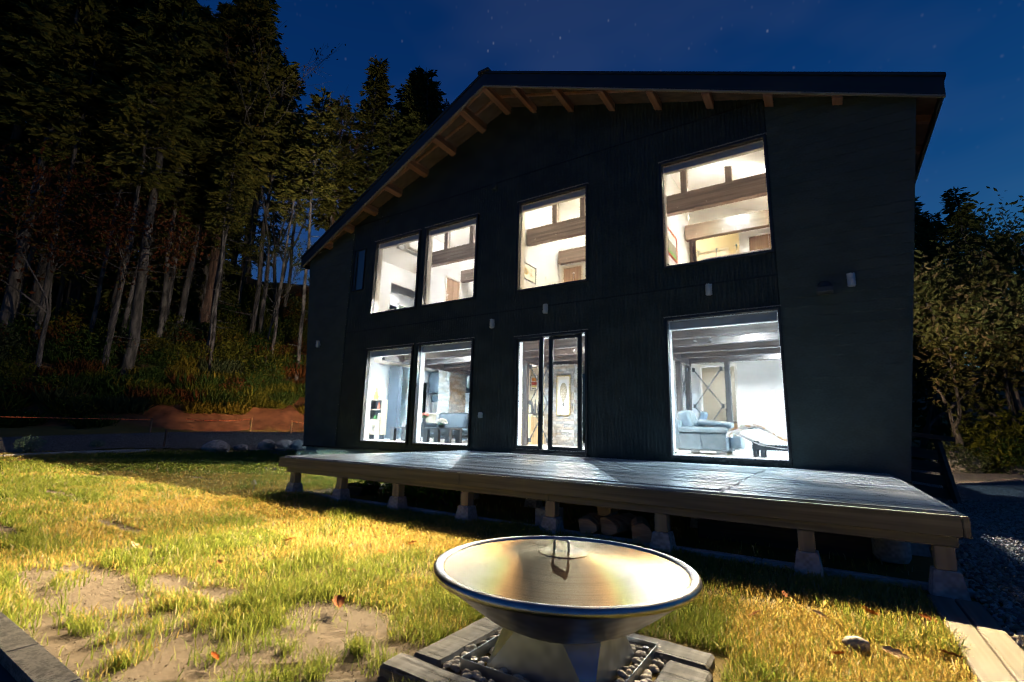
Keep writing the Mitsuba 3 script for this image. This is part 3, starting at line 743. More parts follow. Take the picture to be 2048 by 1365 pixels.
# ------------------------------------------------------------------ lamps indoors
def area(*c): return {'type': 'area', 'radiance': rgb(*c)}
def lamp(name, x, y, z, r, c, label, cat, group=None, weight=1.0):
    t = thing(name, label, cat, group)
    g = np.linspace(0, 2 * np.pi, 25)[:-1]
    ring = np.stack([x + r * np.cos(g), y + r * np.sin(g), g * 0 + z], 1)
    m_ = trimesh.Trimesh(np.vstack([ring, [[x, y, z]]]), [[24, (i + 1) % 24, i] for i in range(24)], process=False)
    k = add('diffuser', m_, 'mat_white', t)
    scene[k]['emitter'] = {**area(*c), 'sampling_weight': weight}
    rim, _ = revolve([(r + 0.002, z - 0.004), (r + 0.02, z - 0.004), (r + 0.022, z + 0.03), (0.0, z + 0.032)], 24, (x, y, 0))
    add('rim', rim, 'mat_white', t, smooth=30)


COOL, NEUT, WARM = (0.56, 0.90, 1.20), (1.0, 0.92, 0.78), (1.0, 0.81, 0.55)
def sc(c, k): return tuple(a * k for a in c)
IN = 3.2
L1 = 'mostly unseen ceiling lamps between the floor beams'  # mostly out of view, placed to light the downstairs rooms
lamp('ceiling_lamp', 3.3, 1.30, 2.866, 0.13, sc(COOL, 400 * IN), 'unseen cool white ceiling lamp over the grey armchair', 'ceiling lamp', L1)
lamp('ceiling_lamp', 3.6, 3.65, 2.866, 0.13, sc(COOL, 230 * IN), 'unseen cool white ceiling lamp at the white wall behind the chaise longue', 'ceiling lamp', L1)
lamp('ceiling_lamp', 2.1, 5.70, 2.866, 0.10, sc(NEUT, 90 * IN), 'unseen ceiling lamp in the alcove behind the armchair', 'ceiling lamp', L1)
lamp('ceiling_lamp', 0.1, 1.32, 2.866, 0.13, sc(NEUT, 230 * IN), 'unseen white ceiling lamp inside the glazed door', 'ceiling lamp', L1)
lamp('ceiling_lamp', -3.5, 1.25, 2.866, 0.13, sc(COOL, 480 * IN), 'unseen cool white ceiling lamp over the black sofa', 'ceiling lamp', L1)
lamp('ceiling_lamp', -6.0, 1.25, 2.866, 0.12, sc(COOL, 420 * IN), 'round cool white ceiling lamp beside the oak shelf cabinet', 'ceiling lamp', L1)
lamp('ceiling_lamp', -5.9, 3.65, 2.866, 0.12, sc(COOL, 480 * IN), 'unseen cool white ceiling lamp in the kitchen beside the frosted door', 'ceiling lamp', L1)
lamp('ceiling_lamp', -2.35, 3.10, 2.866, 0.10, sc((1.0, 0.66, 0.32), 260 * IN), 'unseen amber ceiling lamp over the wooden bar counter', 'ceiling lamp', L1)
L2 = 'unseen lamps on the sloping upstairs ceiling'  # out of view, placed to light the rooms upstairs
def zc(x): return 7.55 - SL * abs(x - CX)
lamp('ceiling_lamp', 3.0, 2.0, zc(3.0) - 0.08, 0.15, sc(WARM, 270 * IN), 'unseen warm ceiling lamp upstairs behind the upper right window', 'ceiling lamp', L2)
lamp('ceiling_lamp', 0.2, 1.9, zc(0.2) - 0.08, 0.15, sc(WARM, 220 * IN), 'unseen warm ceiling lamp upstairs behind the upper middle window', 'ceiling lamp', L2)
lamp('ceiling_lamp', -2.9, 2.0, zc(-2.9) - 0.08, 0.15, sc(NEUT, 240 * IN), 'unseen white ceiling lamp upstairs left of the middle window', 'ceiling lamp', L2)
lamp('ceiling_lamp', -5.4, 1.7, zc(-5.4) - 0.08, 0.15, sc(NEUT, 62 * IN), 'unseen white ceiling lamp upstairs behind the upper left window', 'ceiling lamp', L2)
lamp('ceiling_lamp', 1.75, 3.85, 6.36, 0.12, sc((1.0, 0.86, 0.60), 44 * IN), 'unseen amber ceiling lamp in the upstairs passage with the cream door', 'ceiling lamp', L2)
for a_, b_, y_, c_, lb in ((2.1, 5.0, 1.27, sc(WARM, 62), 'upper right room'), (-1.2, 1.7, 1.27, sc(WARM, 62), 'upper middle room'), (-4.4, -1.6, 1.27, sc(NEUT, 46), 'upper left room')):  # unseen strips on the beam tops, placed to brighten the ceilings
    t = thing('strip_lamp', 'unseen strip lamp on the front beam brightening the ceiling of the ' + lb, 'strip lamp')
    k = add('diffuser', trimesh.Trimesh([[a_, y_ - 0.03, 5.728], [b_, y_ - 0.03, 5.728], [b_, y_ + 0.03, 5.728], [a_, y_ + 0.03, 5.728]], [[0, 1, 2], [0, 2, 3]], process=False), 'mat_white', t)
    scene[k]['emitter'] = area(*c_)
    add('holder', box(a_, b_, y_ - 0.034, y_ + 0.034, 5.711, 5.726), 'mat_trim', t)
t = thing('strip_lamp', 'bright warm strip lamp under the wooden bar counter top', 'strip lamp')
k = add('diffuser', trimesh.Trimesh([[-2.66, 2.40, 1.335], [-1.82, 2.40, 1.335], [-1.82, 2.46, 1.335], [-2.66, 2.46, 1.335]], [[0, 2, 1], [0, 3, 2]], process=False), 'mat_white', t)
scene[k]['emitter'] = area(60, 42, 20)
add('holder', box(-2.66, -1.82, 2.395, 2.465, 1.337, 1.344), 'mat_trim', t)


# spots added behind the front windows, unseen ones at the sides, lighting the grounds outside
def spot(x, y, z, target, inten, cut, beam, label, up_to, weight=1.0):
    t = thing('added_spotlight', label, 'added_spotlight')
    p, q = np.array([x, y, z]), np.array(target, float); d = (q - p) / np.linalg.norm(q - p)
    g, _ = revolve([(0.0, -0.05), (0.014, -0.049), (0.017, -0.04), (0.017, 0.0), (0.015, 0.0), (0.014, -0.03)], 14)
    M = trimesh.geometry.align_vectors([0, 0, 1], d); M[:3, 3] = p - d * 0.01
    g.apply_transform(M)
    add('case', g, 'mat_white', t, smooth=30)
    c_ = p - d * 0.04
    add('arm', tube([c_ + [0, 0, 0.03 if up_to > z else -0.03], [c_[0], c_[1], up_to]], 0.004, 6), 'mat_white', t)
    scene[f'spot_beam_{len(scene)}'] = {'type': 'spot', 'intensity': rgb(*inten), 'cutoff_angle': cut, 'beam_width': beam, 'to_world': T().look_at(list(p), list(q), [0.1, 0.2, 1]), 'sampling_weight': weight}


LAWN, LAWN2, COLD = (1.0, 0.77, 0.43), (1.0, 0.78, 0.46), (0.62, 0.86, 1.05)
for x0, tgt, c_, k_, cut, beam, nm in ((3.34, (5.3, -4.9, 0), LAWN, 820, 16, 10, 'right added lawn spot at the sill of the upper right window'), (3.03, (5.25, -6.5, 0), LAWN, 620, 12.8, 8, 'middle added lawn spot at the sill of the upper right window'), (0.0, (1.5, -6.6, 0), LAWN, 640, 12.6, 8, 'middle added lawn spot at the sill of the upper middle window'), (2.72, (1.5, -5.2, 0), LAWN, 820, 14.3, 10, 'left added lawn spot at the sill of the upper right window'),
                                       (0.32, (-0.9, -6.0, 0), LAWN, 430, 30, 13, 'right added lawn spot at the sill of the upper middle window'), (-0.32, (-1.6, -6.4, 0), LAWN, 430, 31, 13, 'left added lawn spot at the sill of the upper middle window'),
                                       (-2.36, (1.9, -7.7, 0), LAWN2, 700, 11.6, 8, 'right added lawn spot at the sill of the second upper left window'), (-3.0, (-4.6, -7.5, 0), LAWN2, 520, 42, 16, 'left added lawn spot at the sill of the second upper left window'),
                                       (-4.2, (-8.0, -6.0, 0), LAWN2, 560, 46, 16, 'right added lawn spot at the sill of the first upper left window'), (-4.7, (-9.5, -5.5, 0), LAWN2, 560, 46, 16, 'left added lawn spot at the sill of the first upper left window')):
    spot(x0, 0.30, 4.062, tgt, sc(c_, k_), cut, beam, nm, F2, 1.5)  # added: lights the lawn out through the upper windows
spot(-4.45, 0.90, 2.60, (-5.6, -3.6, 0), sc((1.0, 0.88, 0.66), 240), 58, 36, 'added lawn spot under the first beam inside the first lower left window', 2.67, 1.0)  # added to brighten the lawn left of the deck
for x0, tgt, k_, lb in ((2.75, (4.6, -2.6, 0.4), 70, 'added deck spot under the first beam inside the lower right window'), (0.05, (0.3, -2.4, 0.4), 55, 'added deck spot under the first beam inside the glazed door'), (-2.6, (-2.4, -2.4, 0.4), 50, 'added deck spot under the first beam over the black sofa')):
    spot(x0, 0.90, 2.60, tgt, sc(COLD, k_), 62, 30, lb, 2.67, 1.5)  # added to put cool light on the deck
spot(2.5, 0.90, 2.60, (5.9, -2.4, 0.0), sc((1.0, 0.90, 0.76), 480), 17, 11, 'second added spot inside the lower right window, aimed at the drive', 2.67, 1.0)  # added to light the gravel beside the deck
spot(-6.9, 2.80, 1.42, (-16.2, 4.2, 0.5), sc((1.0, 0.62, 0.36), 560), 24, 10, 'unseen spot low by the left side window, lighting the bank', F1, 1.0)  # unseen, placed to light the earth bank
spot(-7.62, 1.80, 4.27, (-17.0, 14.0, 17.0), sc((1.0, 0.86, 0.62), 400), 38, 22, 'second unseen spot by the upper left side window, aimed up along the roof', F2, 1.0)  # unseen, placed to light the trees over the roof
spot(-7.62, 2.25, 4.27, (-20.0, 4.0, 13.0), sc((1.0, 0.84, 0.62), 190), 60, 40, 'unseen spot high by the upper left side window, aimed up', F2, 1.5)  # unseen, placed to light the forest crowns
spot(-7.40, 2.9, 5.0, (-12.0, 1.0, 0.2), sc((0.9, 0.9, 1.0), 16), 55, 30, 'unseen spot high by the upper left side window, aimed down', 6.0, 0.7)  # unseen, placed to lighten the boulders and path
spot(4.93, 3.78, 1.85, (8.4, 11.5, 0.5), sc((1.0, 0.74, 0.46), 190), 40, 20, 'unseen spot by the lower right side window, lighting the drive', F1, 1.0)  # unseen, placed to light the back of the drive
spot(5.22, 3.78, 4.35, (9.2, 14.5, 4.5), sc((1.0, 0.92, 0.74), 120), 50, 25, 'unseen spot by the upper right side window, lighting the trees', F2, 1.0)  # unseen, placed to light the trees on the right

# ------------------------------------------------------------------ furniture and things seen through the windows
t = thing('armchair', 'pale grey leather armchair behind the lower right window', 'armchair')
add('seat_base', rbox(2.02, 2.86, 1.30, 2.20, F1 + 0.06, 0.98, 0.045), 'mat_leather_grey', t, smooth=40)
add('armrest', rbox(2.03, 2.86, 1.255, 1.50, 0.985, 1.085, 0.048), 'mat_leather_grey', t, smooth=40)
add('armrest', rbox(2.03, 2.86, 2.02, 2.26, 0.985, 1.085, 0.048), 'mat_leather_grey', t, smooth=40)
g = rbox(-0.13, 0.13, 1.50, 2.02, 0.0, 0.42, 0.08); g.apply_transform(trimesh.transformations.rotation_matrix(-0.24, [0, 1, 0])); g.apply_translation((2.15, 0, 0.99))
add('backrest', g, 'mat_leather_grey', t, smooth=40)
add('back_panel', rbox(1.93, 2.05, 1.30, 2.2, F1 + 0.08, 1.22, 0.04), 'mat_leather_grey', t, smooth=40)
add('seat_cushion', rbox(2.15, 2.98, 1.51, 2.01, 0.97, 1.10, 0.06), 'mat_leather_grey', t, smooth=40)
add('leg_rest', rbox(2.86, 3.06, 1.50, 2.02, F1 + 0.1, 0.95, 0.05), 'mat_leather_grey', t, smooth=40)
for x in (2.06, 2.66):
    for y in (1.36, 2.08): add('foot', cbox(x, x + 0.16, y, y + 0.06, F1, F1 + 0.06, 0.004), 'mat_steel', t)
add('seam', tube([(2.42, 1.298, F1 + 0.08), (2.42, 1.297, 0.97)], 0.004, 5), 'mat_cushion_dark', t)
t = thing('cushion', 'small dark blue cushion against the armchair back', 'cushion')
g = rbox(-0.05, 0.05, -0.17, 0.17, -0.15, 0.15, 0.05); g.apply_transform(trimesh.transformations.rotation_matrix(0.3, [0, 1, 0])); g.apply_translation((2.38, 1.72, 1.24)); scene[t] = mikit.ply(g, 'mat_cushion_dark', smooth=40)
t = thing('cushion', 'flat pale grey cushion lying over the armchair arm', 'cushion')
g = rbox(-0.30, 0.30, -0.16, 0.16, -0.055, 0.055, 0.05); g.apply_transform(trimesh.transformations.rotation_matrix(0.10, [0, 1, 0])); g.apply_translation((2.62, 1.66, 1.155)); scene[t] = mikit.ply(g, 'mat_leather_grey', smooth=40)

t = thing('chaise_longue', 'tubular chrome chaise longue with a cowhide pad on a black stand', 'chaise longue')
prof_c = np.array([(2.93, 0.90), (2.94, 0.96), (3.0, 1.005), (3.16, 1.06), (3.36, 1.085), (3.46, 1.06), (3.58, 0.985), (3.72, 0.89), (3.86, 0.835), (4.05, 0.83), (4.25, 0.90), (4.45, 1.02), (4.60, 1.10)])
for y in (0.85, 1.38): add('rail', tube([(x, y, z) for x, z in prof_c], 0.013, 8), 'mat_chrome', t)
for y in (0.87, 1.36): add('lower_rail', tube([(3.02, y, 0.99), (3.25, y, 0.88), (3.45, y, 0.80), (3.75, y, 0.755), (4.1, y, 0.76), (4.5, y, 0.84)], 0.011, 8), 'mat_chrome', t)
pv, pf = [], []
for x, z in prof_c:
    pv += [[x, 0.88, z + 0.012], [x, 1.35, z + 0.012], [x, 1.35, z + 0.05], [x, 0.88, z + 0.05]]
for i in range(len(prof_c) - 1):
    for a_ in range(4): pf.append([i * 4 + a_, i * 4 + (a_ + 1) % 4, i * 4 + 4 + (a_ + 1) % 4, i * 4 + 4 + a_])
add('pad', (np.array(pv), np.array(pf)), 'mat_hide', t)
for i in range(14):
    u = 0.25 + i * 0.055; x = 2.95 + u * 1.25; z = np.interp(x, prof_c[:, 0], prof_c[:, 1]); add('strap', cbox(x, x + 0.02, 0.85, 1.38, z - 0.012, z + 0.004, 0.002), 'mat_table_black', t)
add('stand', cat_(cbox(3.30, 4.35, 0.93, 0.98, 0.72, 0.80, 0.006), cbox(3.30, 4.35, 1.25, 1.30, 0.72, 0.80, 0.006), cbox(3.30, 3.38, 0.98, 1.25, 0.70, 0.86, 0.006), cbox(4.27, 4.35, 0.98, 1.25, 0.70, 0.86, 0.006)), 'mat_table_black', t)
for x in (3.31, 3.42, 4.28):
    for y in (0.93, 1.25): add('leg', cbox(x, x + 0.055, y, y + 0.05, F1, 0.72 if x != 3.42 else 0.80, 0.005), 'mat_table_black', t)
t = thing('sideboard', 'small wooden sideboard in the alcove behind the armchair', 'sideboard')
add('body', cbox(2.05, 2.75, 5.9, 6.3, F1 + 0.1, 1.32, 0.006), 'mat_beam', t); add('door', cbox(2.08, 2.38, 5.885, 5.899, F1 + 0.14, 1.28, 0.004), 'mat_oak', t); add('door', cbox(2.41, 2.72, 5.885, 5.899, F1 + 0.14, 1.28, 0.004), 'mat_oak', t)
for i, (x, h_) in enumerate([(2.0, 0.34), (2.12, 0.40)]):
    t = thing('candle_holder', ['shorter black candle holder on the alcove sideboard', 'taller black candle holder on the alcove sideboard'][i], 'candle holder', 'candle holders in the alcove')
    g, _ = revolve([(0.0, 1.32), (0.05, 1.32), (0.02, 1.34), (0.012, 1.4), (0.02, 1.32 + h_ * .6), (0.01, 1.32 + h_ * .7), (0.03, 1.32 + h_), (0.0, 1.32 + h_)], 14, (x + 0.12, 6.05, 0)); scene[t] = mikit.ply(g, 'mat_table_black', smooth=40)

t = thing('sofa', 'black leather two seat sofa behind the lower left windows', 'sofa')
add('base', rbox(-5.05, -2.62, 1.80, 2.75, F1 + 0.10, 0.80, 0.04), 'mat_leather_black', t, smooth=40)
for x in (-4.98, -3.86): add('seat_cushion', rbox(x, x + 1.10, 1.76, 2.5, 0.78, 0.97, 0.07), 'mat_leather_black', t, smooth=40)
for x in (-4.98, -3.86):
    g = rbox(x, x + 1.09, -0.12, 0.12, 0.0, 0.50, 0.10); g.apply_transform(trimesh.transformations.rotation_matrix(-0.28, [1, 0, 0])); g.apply_translation((0, 2.45, 0.90)); add('back_cushion', g, 'mat_leather_black', t, smooth=40)
add('armrest', rbox(-5.22, -5.0, 1.76, 2.75, F1 + 0.1, 1.10, 0.08), 'mat_leather_black', t, smooth=40)
for i in range(8): add('leg', cbox(-4.95 + i * 0.31, -4.93 + i * 0.31, 1.82, 1.84, F1, F1 + 0.10, 0.002), 'mat_chrome', t)
def coffee_table(x0, x1, y0, y1, label):
    t = thing('coffee_table', label, 'table', 'black low tables in front of the sofa')
    add('tabletop', cbox(x0, x1, y0, y1, 0.915, 0.955, 0.004), 'mat_table_black', t)
    for x in (x0, x1 - 0.14):
        for y in (y0, y1 - 0.10): add('leg', cbox(x, x + 0.14, y, y + 0.10, F1, 0.914, 0.004), 'mat_table_black', t)
coffee_table(-5.27, -4.62, 0.95, 1.45, 'black low table nearer the dark partition')
coffee_table(-4.10, -3.25, 0.95, 1.45, 'black low table with a flower bowl in front of the sofa')
def bunch(name, x, y, z, r, m, label, n=26, pot=None):
    t = thing(name, label, 'flowers')
    if pot == 'vase': g, _ = revolve([(0.0, z), (0.035, z), (0.05, z + 0.1), (0.035, z + 0.22), (0.045, z + 0.26)], 16, (x, y, 0)); zz = z + 0.26
    else: g, _ = revolve([(0.0, z), (0.05, z), (0.11, z + 0.07), (0.12, z + 0.08)], 16, (x, y, 0)); zz = z + 0.08
    add('vase' if pot == 'vase' else 'bowl', g, 'mat_table_black', t, smooth=40)
    rr = np.random.default_rng(int(abs(x) * 50)); ms = []
    for _ in range(n):
        d = rr.normal(size=3); d[2] = abs(d[2]); d /= np.linalg.norm(d)
        s = trimesh.creation.icosphere(1, r * 0.22); s.apply_translation(np.array([x, y, zz + r * 0.3]) + d * r * np.array([1, 1, 0.75])); ms.append(s)
    add('blossom', cat_(ms), m, t, smooth=True)
    c = np.array([x, y, zz]) + rr.normal(0, r * 0.5, (40, 3)) * [1, 1, 0.4]; v_, f_ = leaf_tris(c, rr.normal(size=(40, 3)), r * 0.5, r * 0.2)
    add('leaf', (v_, f_), 'mat_green', t)
bunch('flower_vase', -4.32, 1.2, 0.957, 0.10, 'mat_coral', 'coral flowers in a tall black vase at the sofa end', pot='vase')
bunch('flower_bowl', -3.72, 1.2, 0.957, 0.13, 'mat_paper', 'pale flowers in a black bowl on the low table', 40)
t = thing('tall_shelf', 'oak shelf cabinet at the far left of the lower left window', 'shelf')
x0, x1, y0, y1 = -6.78, -6.26, 1.5, 1.72
add('side_panel', cbox(x0, x0 + 0.025, y0, y1, F1 + 0.12, 1.72), 'mat_slate', t); add('side_panel', cbox(x1 - 0.025, x1, y0, y1, F1 + 0.12, 1.72), 'mat_oak', t); add('back_panel', box(x0 + 0.025, x1 - 0.025, y1 - 0.02, y1, F1 + 0.12, 1.72), 'mat_slate', t)
for z in (F1 + 0.12, 1.14, 1.42, 1.70): add('shelf_board', cbox(x0 + 0.026, x1 - 0.026, y0 - 0.01, y1 - 0.021, z, z + 0.025, 0.002), 'mat_oak', t)
for a_, b_ in ((x0 + 0.03, (x0 + x1) / 2 - 0.003), ((x0 + x1) / 2 + 0.003, x1 - 0.03)):
    d_ = add('door', cbox(a_, b_, y0 - 0.02, y0 - 0.002, F1 + 0.15, 1.13, 0.003), 'mat_oak', t)
    add('handle', cbox((b_ - 0.04) if a_ < -6.56 else a_ + 0.03, (b_ - 0.03) if a_ < -6.56 else a_ + 0.04, y0 - 0.035, y0 - 0.021, 0.84, 1.0, 0.002), 'mat_table_black', d_)
for x in (x0 + 0.03, x1 - 0.07): add('leg', cbox(x, x + 0.04, y0 + 0.03, y1 - 0.03, F1, F1 + 0.119, 0.003), 'mat_table_black', t)
def bottle(x, y, z, h_, r, m, name, label, cat, group=None):
    t = thing(name, label, cat, group); g, _ = revolve([(0, z), (r, z), (r, z + h_ * .55), (r * .4, z + h_ * .75), (r * .38, z + h_), (0, z + h_)], 14, (x, y, 0)); scene[t] = mikit.ply(g, m, smooth=40)
def carton(x, y, z, w_, d_, h_, m, name, label, cat, group=None):
    t = thing(name, label, cat, group); scene[t] = mikit.ply(cbox(x, x + w_, y, y + d_, z, z + h_, 0.005), m)
SH = 'small things on the oak shelf'
bottle(-6.48, 1.59, 1.446, 0.20, 0.045, 'mat_coral', 'bottle', 'red bottle on the upper shelf of the oak cabinet', 'bottle', SH)
bottle(-6.38, 1.59, 1.446, 0.13, 0.04, 'mat_ink', 'bottle', 'small dark bottle on the upper shelf of the oak cabinet', 'bottle', SH)
carton(-6.44, 1.53, 1.166, 0.10, 0.14, 0.17, 'mat_paper', 'carton', 'cream carton on the lower shelf of the oak cabinet', 'carton', SH)
carton(-6.335, 1.53, 1.166, 0.04, 0.14, 0.17, 'mat_red', 'carton', 'narrow red carton on the lower shelf of the oak cabinet', 'carton', SH)
carton(-6.61, 1.53, 1.166, 0.11, 0.14, 0.10, 'mat_green', 'carton', 'green carton on the lower shelf of the oak cabinet', 'carton', SH)
t = thing('yellow_ornament', 'rounded yellow and orange ornament on top of the oak cabinet', 'ornament')
g, _ = revolve([(0, 1.727), (0.06, 1.73), (0.075, 1.82), (0.055, 1.92), (0.03, 1.97)], 18, (-6.64, 1.60, 0)); add('body', g, 'mat_orange', t, smooth=40)
g, _ = revolve([(0, 2.08), (0.03, 2.06), (0.05, 2.01), (0.035, 1.965)], 18, (-6.64, 1.60, 0)); add('head', g, 'mat_yellow', t, smooth=40)
carton(-6.95, 4.30, 1.83, 0.40, 0.26, 0.22, 'mat_hood', 'appliance', 'black kitchen appliance on the shelf under the wall units', 'appliance')
for i in range(3): bottle(-6.55 + i * 0.16, 4.38, 1.46, 0.24, 0.06, ['mat_chrome', 'mat_table_black', 'mat_chrome'][i], 'jug', ['first', 'middle', 'last'][i] + ' coffee jug of the row under the kitchen shelf', 'jug', 'coffee jugs on the kitchen counter')
bottle(-4.55, 4.1, 1.402, 0.36, 0.05, 'mat_white', 'bottle', 'white cylinder bottle on the counter by the brown wall', 'bottle')
bunch('spice_bunch', -4.80, 4.1, 1.402, 0.12, 'mat_paper', 'mixed bunch in a dark bowl on the counter by the brown wall', 30)
bottle(-5.05, 1.2, 0.957, 0.16, 0.05, 'mat_white', 'bottle', 'pale bottle on the low table nearer the partition', 'bottle')
carton(-4.88, 1.1, 0.957, 0.22, 0.16, 0.07, 'mat_table_black', 'box', 'black flat box on the low table nearer the partition', 'box')
for i, x in enumerate((-2.05, -1.96, -1.86)): bottle(x, 2.8, 1.392, (0.30, 0.36, 0.28)[i], 0.035, 'mat_ink', 'bottle', ('left', 'tallest', 'right')[i] + ' dark bottle on the wooden bar counter', 'bottle', 'dark bottles on the bar counter')


def picture(name, x0, x1, y, z0, z1, label, shapes, fm='mat_gold', fw=0.02, axis='x'):
    """A framed print: frame, paper and flat printed shapes; axis y hangs it on a wall along y."""
    t = thing(name, label, 'picture')
    ms = {'frame': [(frame_mesh(x0, x1, z0, z1, y - 0.025, y, fw), fm)], 'paper': [(box(x0 + fw, x1 - fw, y - 0.010, y - 0.004, z0 + fw, z1 - fw), 'mat_paper')], 'print': []}
    for P, m_, l in shapes:
        P = affinity.translate(affinity.scale(P, x1 - x0, z1 - z0, origin=(0, 0)), x0, z0)
        ms['print'].append((prism(P, 'y', y - 0.0105 - 0.001 * l, y - 0.0098), m_))
    for nm, l in ms.items():
        for g, m_ in l:
            if axis == 'y':
                v_ = np.array(g.vertices); g.vertices = np.stack([-v_[:, 1], v_[:, 0], v_[:, 2]], 1); g.fix_normals()
            add(nm, g, m_, t)
from shapely.geometry import Point
balloon = Point(0.5, 0.60).buffer(0.26).union(Polygon([(0.30, 0.45), (0.70, 0.45), (0.54, 0.26), (0.46, 0.26)]))
balloon = affinity.scale(balloon, 1.0, 0.85, origin=(0.5, 0.6))
ribs = [(sbox(0.5 + d - 0.006, 0.40, 0.5 + d + 0.006, 0.80), 'mat_paper', 2) for d in (-0.12, -0.04, 0.04, 0.12)]
picture('balloon_print', -1.42, -1.03, 2.965, 1.345, 2.36, 'gold framed print of a tan balloon on the stone pillar', [(sbox(0.16, 0.14, 0.84, 0.90), 'mat_white', 0), (balloon, 'mat_ink_tan', 1), (sbox(0.44, 0.24, 0.56, 0.30), 'mat_ink', 1), (sbox(0.3, 0.17, 0.7, 0.185), 'mat_ink_tan', 1)] + ribs)
picture('bar_poster', -2.68, -2.43, 3.745, 2.08, 2.50, 'small poster of red and orange bands behind the bar', [(sbox(0.2, 0.62, 0.8, 0.84), 'mat_orange', 1), (sbox(0.15, 0.36, 0.85, 0.56), 'mat_red', 1), (sbox(0.2, 0.22, 0.8, 0.32), 'mat_yellow', 1), (sbox(0.25, 0.10, 0.75, 0.16), 'mat_ink', 1)], 'mat_table_black', 0.012)
picture('certificate', 1.03, 1.66, 1.35, 4.46, 4.86, 'framed certificate with a gold seal on the wall of the upper middle room', [(Point(0.25, 0.5).buffer(0.2), 'mat_gold', 1), (Point(0.25, 0.5).buffer(0.12), 'mat_ink_tan', 2)] + [(sbox(0.52, z, 0.52 + w_, z + 0.03), 'mat_ink_tan', 1) for z, w_ in ((0.75, 0.38), (0.64, 0.32), (0.5, 0.2), (0.38, 0.36), (0.28, 0.3))] + [(Point(0.68, 0.42).buffer(0.04), 'mat_red', 2)], 'mat_table_black', 0.014, 'y')
picture('red_frame_picture', 1.12, 1.98, -1.95, 4.52, 5.08, 'red framed dark team picture on the wall of the upper right room', [(sbox(0.06, 0.08, 0.94, 0.60), 'mat_ink', 1), (sbox(0.06, 0.08, 0.94, 0.22), 'mat_green', 2)] + [(Point(0.16 + 0.14 * i, 0.62).buffer(0.05), 'mat_white', 2) for i in range(6)], 'mat_red', 0.03, 'y')
t = thing('bed', 'bed with a white quilt low in the upper right window', 'bed')
add('mattress', rbox(2.55, 4.30, 0.45, 2.45, 3.62, 3.93, 0.07), 'mat_quilt', t, smooth=40); add('quilt', rbox(2.7, 4.34, 0.42, 2.0, 3.86, 3.99, 0.06), 'mat_quilt', t, smooth=40); add('bed_frame', cbox(2.5, 4.35, 0.4, 2.5, 3.35, 3.62, 0.01), 'mat_oak', t)
for x in (2.52, 4.27):
    for y in (0.42, 2.42): add('leg', cbox(x, x + 0.07, y, y + 0.07, F2, 3.35, 0.004), 'mat_oak', t)
t = thing('wardrobe', 'white framed wardrobe with brown wooden doors in the upper right room', 'wardrobe')
add('frame', cat_(cbox(3.06, 3.24, 3.06, 3.28, F2, 5.36, 0.004), cbox(3.24, 4.7, 3.06, 3.28, 5.27, 5.36, 0.004), cbox(4.7, 4.85, 3.06, 3.28, F2, 5.36, 0.004)), 'mat_white', t)
for i in range(3): add('door', cbox(3.245 + i * 0.385, 3.62 + i * 0.385, 3.12, 3.15, F2 + 0.02, 5.265, 0.003), 'mat_door_wood', t)
t = thing('air_conditioner', 'white wall air conditioner inside the first upper left window', 'air conditioner')
add('body', rbox(-4.60, -4.40, 0.35, 1.1, 5.58, 5.84, 0.03), 'mat_white', t, smooth=40); add('louvre', cbox(-4.52, -4.415, 0.40, 1.05, 5.565, 5.578, 0.002), 'mat_grey_wall', t)
t = thing('speaker_box', 'grey box standing behind the sill of the first upper left window', 'box')
add('body', cbox(-5.75, -5.40, 0.9, 1.2, F2 + 0.3, 4.16, 0.01), 'mat_concrete', t)
for x in (-5.73, -5.46):
    for y in (0.92, 1.14): add('leg', cbox(x, x + 0.04, y, y + 0.04, F2, F2 + 0.3, 0.003), 'mat_table_black', t)
# ------------------------------------------------------------------ deck
deck = thing('deck', 'long low timber deck on concrete pier blocks along the house front', 'deck')
DX0, DX1, DZ = -1.95, 5.0, 0.505
r5 = np.random.default_rng(5)
for k in range(-28, 0):
    ya, yb = k * 0.145 + 0.007, (k + 1) * 0.145 - 0.007
    if yb > -0.06: yb = -0.062
    j = 3.65 + r5.uniform(-0.03, 0.03)
    for a, b in ((DX0, j - 0.0015), (j + 0.0015, DX1)):
        g = cbox(a + r5.uniform(0, 0.006), b - r5.uniform(0, 0.006), ya, yb, DZ - 0.030, DZ, 0.006)
        v = np.array(g.vertices)
        v[:, 2] += r5.uniform(-0.0018, 0.0018) + (v[:, 0] - a) / 6 * r5.uniform(-0.003, 0.003) + (v[:, 1] - ya) * r5.uniform(-0.03, 0.03)
        g.vertices = v
        add('plank', g, 'mat_deck', deck)
for a, b in ((DX0 - 0.01, 1.18), (1.184, DX1 + 0.01)):
    add('fascia', cbox(a, b, -4.10, -4.064, 0.362, 0.486, 0.004), 'mat_timber', deck)
for a, b in ((DX0 + 0.10, 2.2), (2.203, DX1 - 0.01)):
    add('girder', cbox(a, b, -4.062, -3.97, 0.300, 0.360, 0.004), 'mat_timber', deck)
for s, x in ((-1, DX0 - 0.012), (1, DX1 + 0.012)):
    add('fascia', cbox(min(x, x + s * 0.036), max(x, x + s * 0.036), -4.10, -0.07, 0.362, 0.486, 0.004), 'mat_timber', deck)
for y in (-0.2, -1.35, -2.65):
    add('joist', cbox(DX0 + 0.05, DX1 - 0.05, y - 0.045, y + 0.045, 0.30, 0.47, 0.004), 'mat_timber_post', deck)
for i in range(9):
    x = DX0 + 0.3 + i * 0.8
    add('joist', cbox(x, x + 0.045, -3.96, -0.3, 0.362, 0.473, 0.003), 'mat_timber_post', deck)


